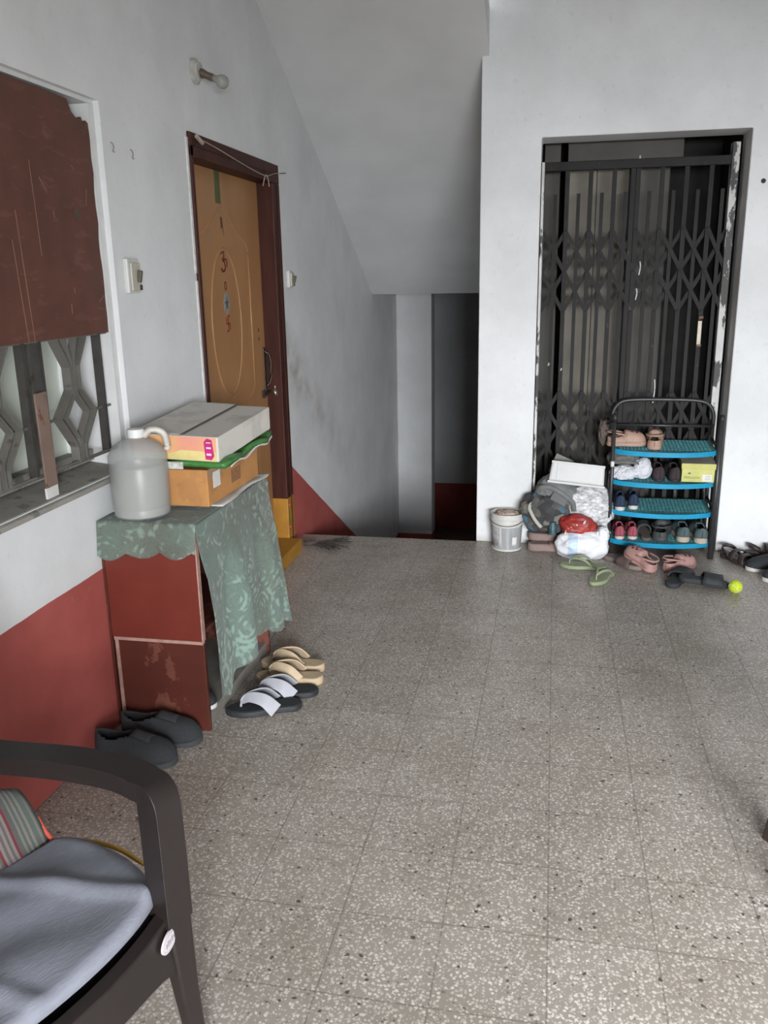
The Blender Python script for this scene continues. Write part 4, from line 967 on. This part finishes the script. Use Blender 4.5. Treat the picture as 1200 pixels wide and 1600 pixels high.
# paint bucket
bk = tag(empty('paint_bucket', (1.232, 4.673, .001)), 'silver-grey plastic paint bucket with a white label beside the pile', 'bucket')
M_bk = mat('silver printed plastic', (.36, .37, .37), .35, .3, 8, stretch=(6, 6, .3)); M_bkw = mat('white bucket plastic', (.58, .57, .54), .5, .15, 20)
bm = B(); lathe(bm, [(0, 0), (.076, 0), (.080, .004), (.080, .012), (.078, .014), (.088, .165), (.0, .165)], 36); finish(bm, 'wall', M_bk, bk, smooth=40)
bm = B(); lathe(bm, [(.088, .150), (.093, .152), (.093, .160), (.090, .162), (.090, .172), (.094, .174), (.094, .182), (.091, .184), (.092, .205), (.095, .207), (.095, .214), (.089, .214), (.086, .16)], 36, cap=False); finish(bm, 'rim', M_bkw, bk, smooth=40)
bm = B(); lathe(bm, [(.078, .002), (.083, .003), (.083, .012), (.079, .014)], 36, cap=False); finish(bm, 'foot_ring', M_bkw, bk, smooth=40)
def patch(a0, a1, z0, z1, nm, mm, ex=.0008):
    def fn(u, v):
        a = R(a0+(a1-a0)*u); z = z0+(z1-z0)*v; r = .078+(z-.014)*.0662+ex
        return (r*math.sin(a), -r*math.cos(a), z)
    return finish(grid(fn, 10, 3), nm, mm, bk, smooth=True, solid=.0006)
patch(24, 45, .035, .085, 'white_sticker', M_paper); patch(-27, -18, .016, .148, 'white_stripe', M_bkw); patch(-75, -30, .03, .14, 'label', mat('label grey', (.46, .47, .47), .5, .4, 40))
patch(-75, 75, .140, .149, 'upper_band', M_bkw)
lump('contents', bk, (0, 0, .190), (.078, .078, .03), mat('crumpled brown paper', (.52, .42, .34), .85, .35, 20), 9, .2, crease=.2)
bm = B(); tube(bm, smoothpath([(-.094, 0, .178), (-.085, -.05, .168), (-.04, -.09, .158), (.02, -.097, .155), (.07, -.07, .165), (.094, 0, .178)]), .0018, 6); finish(bm, 'wire_handle', M_iron, bk, smooth=True)

# broom of twigs at the door foot
br = tag(empty('twig_broom', (.10, 4.52, .012)), 'dark frayed twig broom lying on the floor at the door threshold', 'broom')
bm = B(); rg = random.Random(5)
for i in range(60):
    a = rg.uniform(-.5, .5); L = rg.uniform(.12, .26)
    tube(bm, [(0, 0, rg.uniform(0, .015)), (L*.5*math.cos(a), L*.5*math.sin(a)+.02, rg.uniform(0, .02)), (L*math.cos(a*1.3), L*math.sin(a*1.3)+.02, rg.uniform(0, .02))], .0016, 4)
finish(bm, 'twigs', mat('dark twigs', (.055, .045, .038), .9), br)
bm = B(); tube(bm, [(-.02, -.0, .014), (.05, .012, .014)], .015, 8); finish(bm, 'binding', mat('dark binding', (.07, .06, .05), .9), br, smooth=True)

# ------------------------------------------------------------------ plastic armchair
ch = tag(empty('armchair', (.50, 1.031, 0), R(-22)), 'dark brown moulded plastic armchair by the left wall, seen from its front', 'chair')
def cp(nm, pts, prof, upv=(0, 0, 1), scales=None, mm=M_blackp, bevel=.006, sm=35):
    bm = B(); sweep(bm, pts, prof, upv=upv, scales=scales); return finish(bm, nm, mm, ch, smooth=sm, bevel=bevel)
for s in (1, -1):
    arm = smoothpath([(-.25, s*.165, .628), (-.13, s*.203, .634), (.0, s*.240, .645), (.12, s*.266, .651), (.190, s*.271, .646), (.216, s*.270, .634), (.223, s*.268, .590), (.232, s*.262, .50), (.240, s*.256, .40)], 6)
    cp('armrest', arm, rect(.036, .062), upv=(0, 1, 0), bevel=.008, scales=[(1, 1)]*24+[(1+.35*math.sin(min(1, (i+1)/12)*PI/2), .92) for i in range(25)])
    cp('leg', [(.243, s*.255, .42), (.232, s*.280, .22), (.213, s*.318, 0)], rect(.046, .034), upv=(1, 0, .1), scales=[1.2, .90, .68])
    cp('leg', [(-.215, s*.20, .46), (-.245, s*.225, .22), (-.275, s*.25, 0)], rect(.048, .036), upv=(1, 0, .1), scales=[1.1, .95, .75])
    cp('back_post', smoothpath([(-.20, s*.205, .42), (-.235, s*.21, .60), (-.275, s*.205, .78), (-.305, s*.18, .86)], 5), rect(.045, .030), upv=(1, 0, .1))
    cp('side_rail', [(.235, s*.250, .385), (-.20, s*.20, .395)], rect(.014, .075))
apron = []
bm = B(); n = 18; fr, bk_ = [], []
for i in range(n+1):
    y = -.262+.524*i/n; k = abs(y)/.262; x = .292-.050*k**2.2
    fr.append((x, y))
V = []
for x, y in fr:
    k = abs(y)/.262; zt_ = .425-.006*(1-k); zb_ = .322-.045*k**6+.010*(1-k)
    V.append([bm.verts.new(q) for q in ((x-.026, y, zt_), (x, y, zt_-.006), (x+.003, y, zb_), (x-.010, y, zb_))])
for a, b_ in zip(V, V[1:]):
    for j in range(4): bm.faces.new((a[j], a[(j+1) % 4], b_[(j+1) % 4], b_[j]))
bm.faces.new(V[0]); bm.faces.new(V[-1]); finish(bm, 'front_apron', M_blackp, ch, smooth=35, bevel=.003)
bm = grid(lambda u, v: (-.215+(.465+.038*math.sin(PI*v))*u, (v-.5)*2*(.235+.02*u+.040*math.sin(PI*u)), .408-.012*math.sin(PI*v)-.006*math.sin(PI*u)+.006*u), 16, 16); finish(bm, 'seat', M_blackp, ch, smooth=True, solid=.008)
cp('back_top_rail', smoothpath([(-.300, -.19, .855), (-.325, -.1, .880), (-.332, 0, .886), (-.325, .1, .880), (-.300, .19, .855)], 5), rect(.028, .05))
cp('back_bottom_rail', [(-.215, -.20, .47), (-.222, 0, .47), (-.215, .20, .47)], rect(.020, .045))
for i in range(7):
    y = -.15+.05*i; cp('back_slat', smoothpath([(-.217, y, .47), (-.25, y*1.02, .62), (-.285, y*1.04, .76), (-.322, y*1.06, .87)], 4), rect(.026, .008), upv=(1, 0, .3), bevel=.002)
# oval maker's sticker on the apron corner
Ms = Matrix.Translation((.2625, .225, .385)) @ Euler((0, R(1), R(20))).to_matrix().to_4x4()
def oval(a, b_, x0, x1, nm, mm, par):
    bm = B(); prism(bm, [(a*math.cos(2*PI*i/28), b_*math.sin(2*PI*i/28)) for i in range(28)], 'x', x0, x1); bmesh.ops.transform(bm, matrix=Ms, verts=bm.verts); return finish(bm, nm, mm, par)
stk = oval(.027, .019, 0, .0035, 'oval_sticker', mat('sticker white', (.62, .58, .60), .4), ch)
oval(.0235, .0155, .0035, .0038, 'sticker_ring', mat('sticker pink', (.50, .36, .39), .4), stk); oval(.022, .014, .0038, .0041, 'sticker_field', mat('sticker white', (.62, .58, .60), .4), stk)
for k in range(5):
    bm = B(); box(bm, .0041, .0045, -.015+.0065*k, -.011+.0065*k, -.005, .004+.002*(k % 2)); bmesh.ops.transform(bm, matrix=Ms, verts=bm.verts); finish(bm, 'sticker_letter', mat('sticker print', (.30, .27, .30), .5), stk)
# striped rug on seat and backrest
rug = tag(empty('striped_rug', (.50, 1.031, 0), R(-22)), 'grey, green and red striped rug draped on the chair back and seat', 'rug')
rp = smoothpath([(.20, 0, .425), (.10, 0, .424), (.02, 0, .424), (-.04, 0, .430), (-.075, 0, .455), (-.105, 0, .51), (-.135, 0, .550), (-.165, 0, .562), (-.195, 0, .53), (-.212, 0, .47)], 5)
def rugf(u, v):
    k = u*(len(rp)-1); i = min(int(k), len(rp)-2); p = rp[i].lerp(rp[i+1], k-i)
    w_ = .235+.01*(1-u) ; y = (v-.5)*2*w_
    return (p.x+.006*noise.noise(Vector((u*6, v*5, 2))), y+.0, p.z+.006+.006*noise.noise(Vector((u*5, v*7, 0)))-.25*max(0, abs(v-.5)-.36)*min(1, u*1.4))
bm = grid(rugf, 44, 36); finish(bm, 'rug', M_stripe, rug, smooth=True, solid=.007)
bm = B(); tube(bm, smoothpath([(.12, .303, .432), (.05, .306, .434), (.0, .296, .436), (-.05, .276, .438)]), .0045, 6); finish(bm, 'yellow_border', mat('mustard edge', (.50, .28, .04), .8), rug, smooth=True)
bm = B(); tube(bm, smoothpath([(-.062, .246, .44), (-.088, .242, .462), (-.108, .240, .49)]), .0045, 6); finish(bm, 'red_border', mat('red edge', (.48, .07, .04), .8), rug, smooth=True)
# folded towel on the seat
tw = tag(empty('towel', (.50, 1.031, 0), R(-22)), 'blue-grey folded towel lying over the chair seat', 'towel')
def towel(u, v):
    a, c = u*2-1, v*2-1
    r = 1-.05*(abs(a)*abs(c))**4
    x = .075+a*(.150+.040*(1-c*c)*(a > 0))*r; y = -.0+c*.250*r+.040*max(0, c)**2*(1-(a*.9+.15)**2)*(a < .95)
    fold = .010*noise.noise(Vector((x*9, y*7, 4)))+.010*math.exp(-((y-.15-(x-.05)*.5)/.02)**2)+.006*math.exp(-((y-.02+(x-.05)*.8)/.015)**2)+.007*math.exp(-((y+.10-(x)*.3)/.018)**2)
    edge = min(1, (1-max(abs(a), abs(c)))*14)
    return (x, y, .436+.020*edge**.5+fold*edge)
bm = grid(towel, 60, 60); finish(bm, 'cloth', M_towel, tw, smooth=True, solid=.008)
bm = grid(lambda u, v: (-.07-.045*u, .03+v*.11, .455+.040*u*(1-abs(v-.5)*1.6)), 5, 8); finish(bm, 'turned_corner', mat('cream corner', (.48, .48, .44), .9), tw, smooth=True, solid=.004)

# dark brown stool leg just entering at the right edge
sl = tag(empty('stool', (2.252, 2.0, 0)), 'dark brown stool standing at the right edge of the picture', 'stool')
M_st = mat('dark brown stool wood', (.030, .019, .013), .6, .3)
for a in range(4):
    s, c = (1 if a % 2 else -1), (1 if a > 1 else -1)
    bm = B(); sweep(bm, [(s*.12, c*.12, .40), (s*.165, c*.165, 0)], rect(.04, .04)); finish(bm, 'leg', M_st, sl, bevel=.004)
bm = B(); lathe(bm, [(0, .40), (.15, .40), (.16, .41), (.16, .435), (.15, .445), (0, .445)], 32); finish(bm, 'seat', M_st, sl, smooth=40)
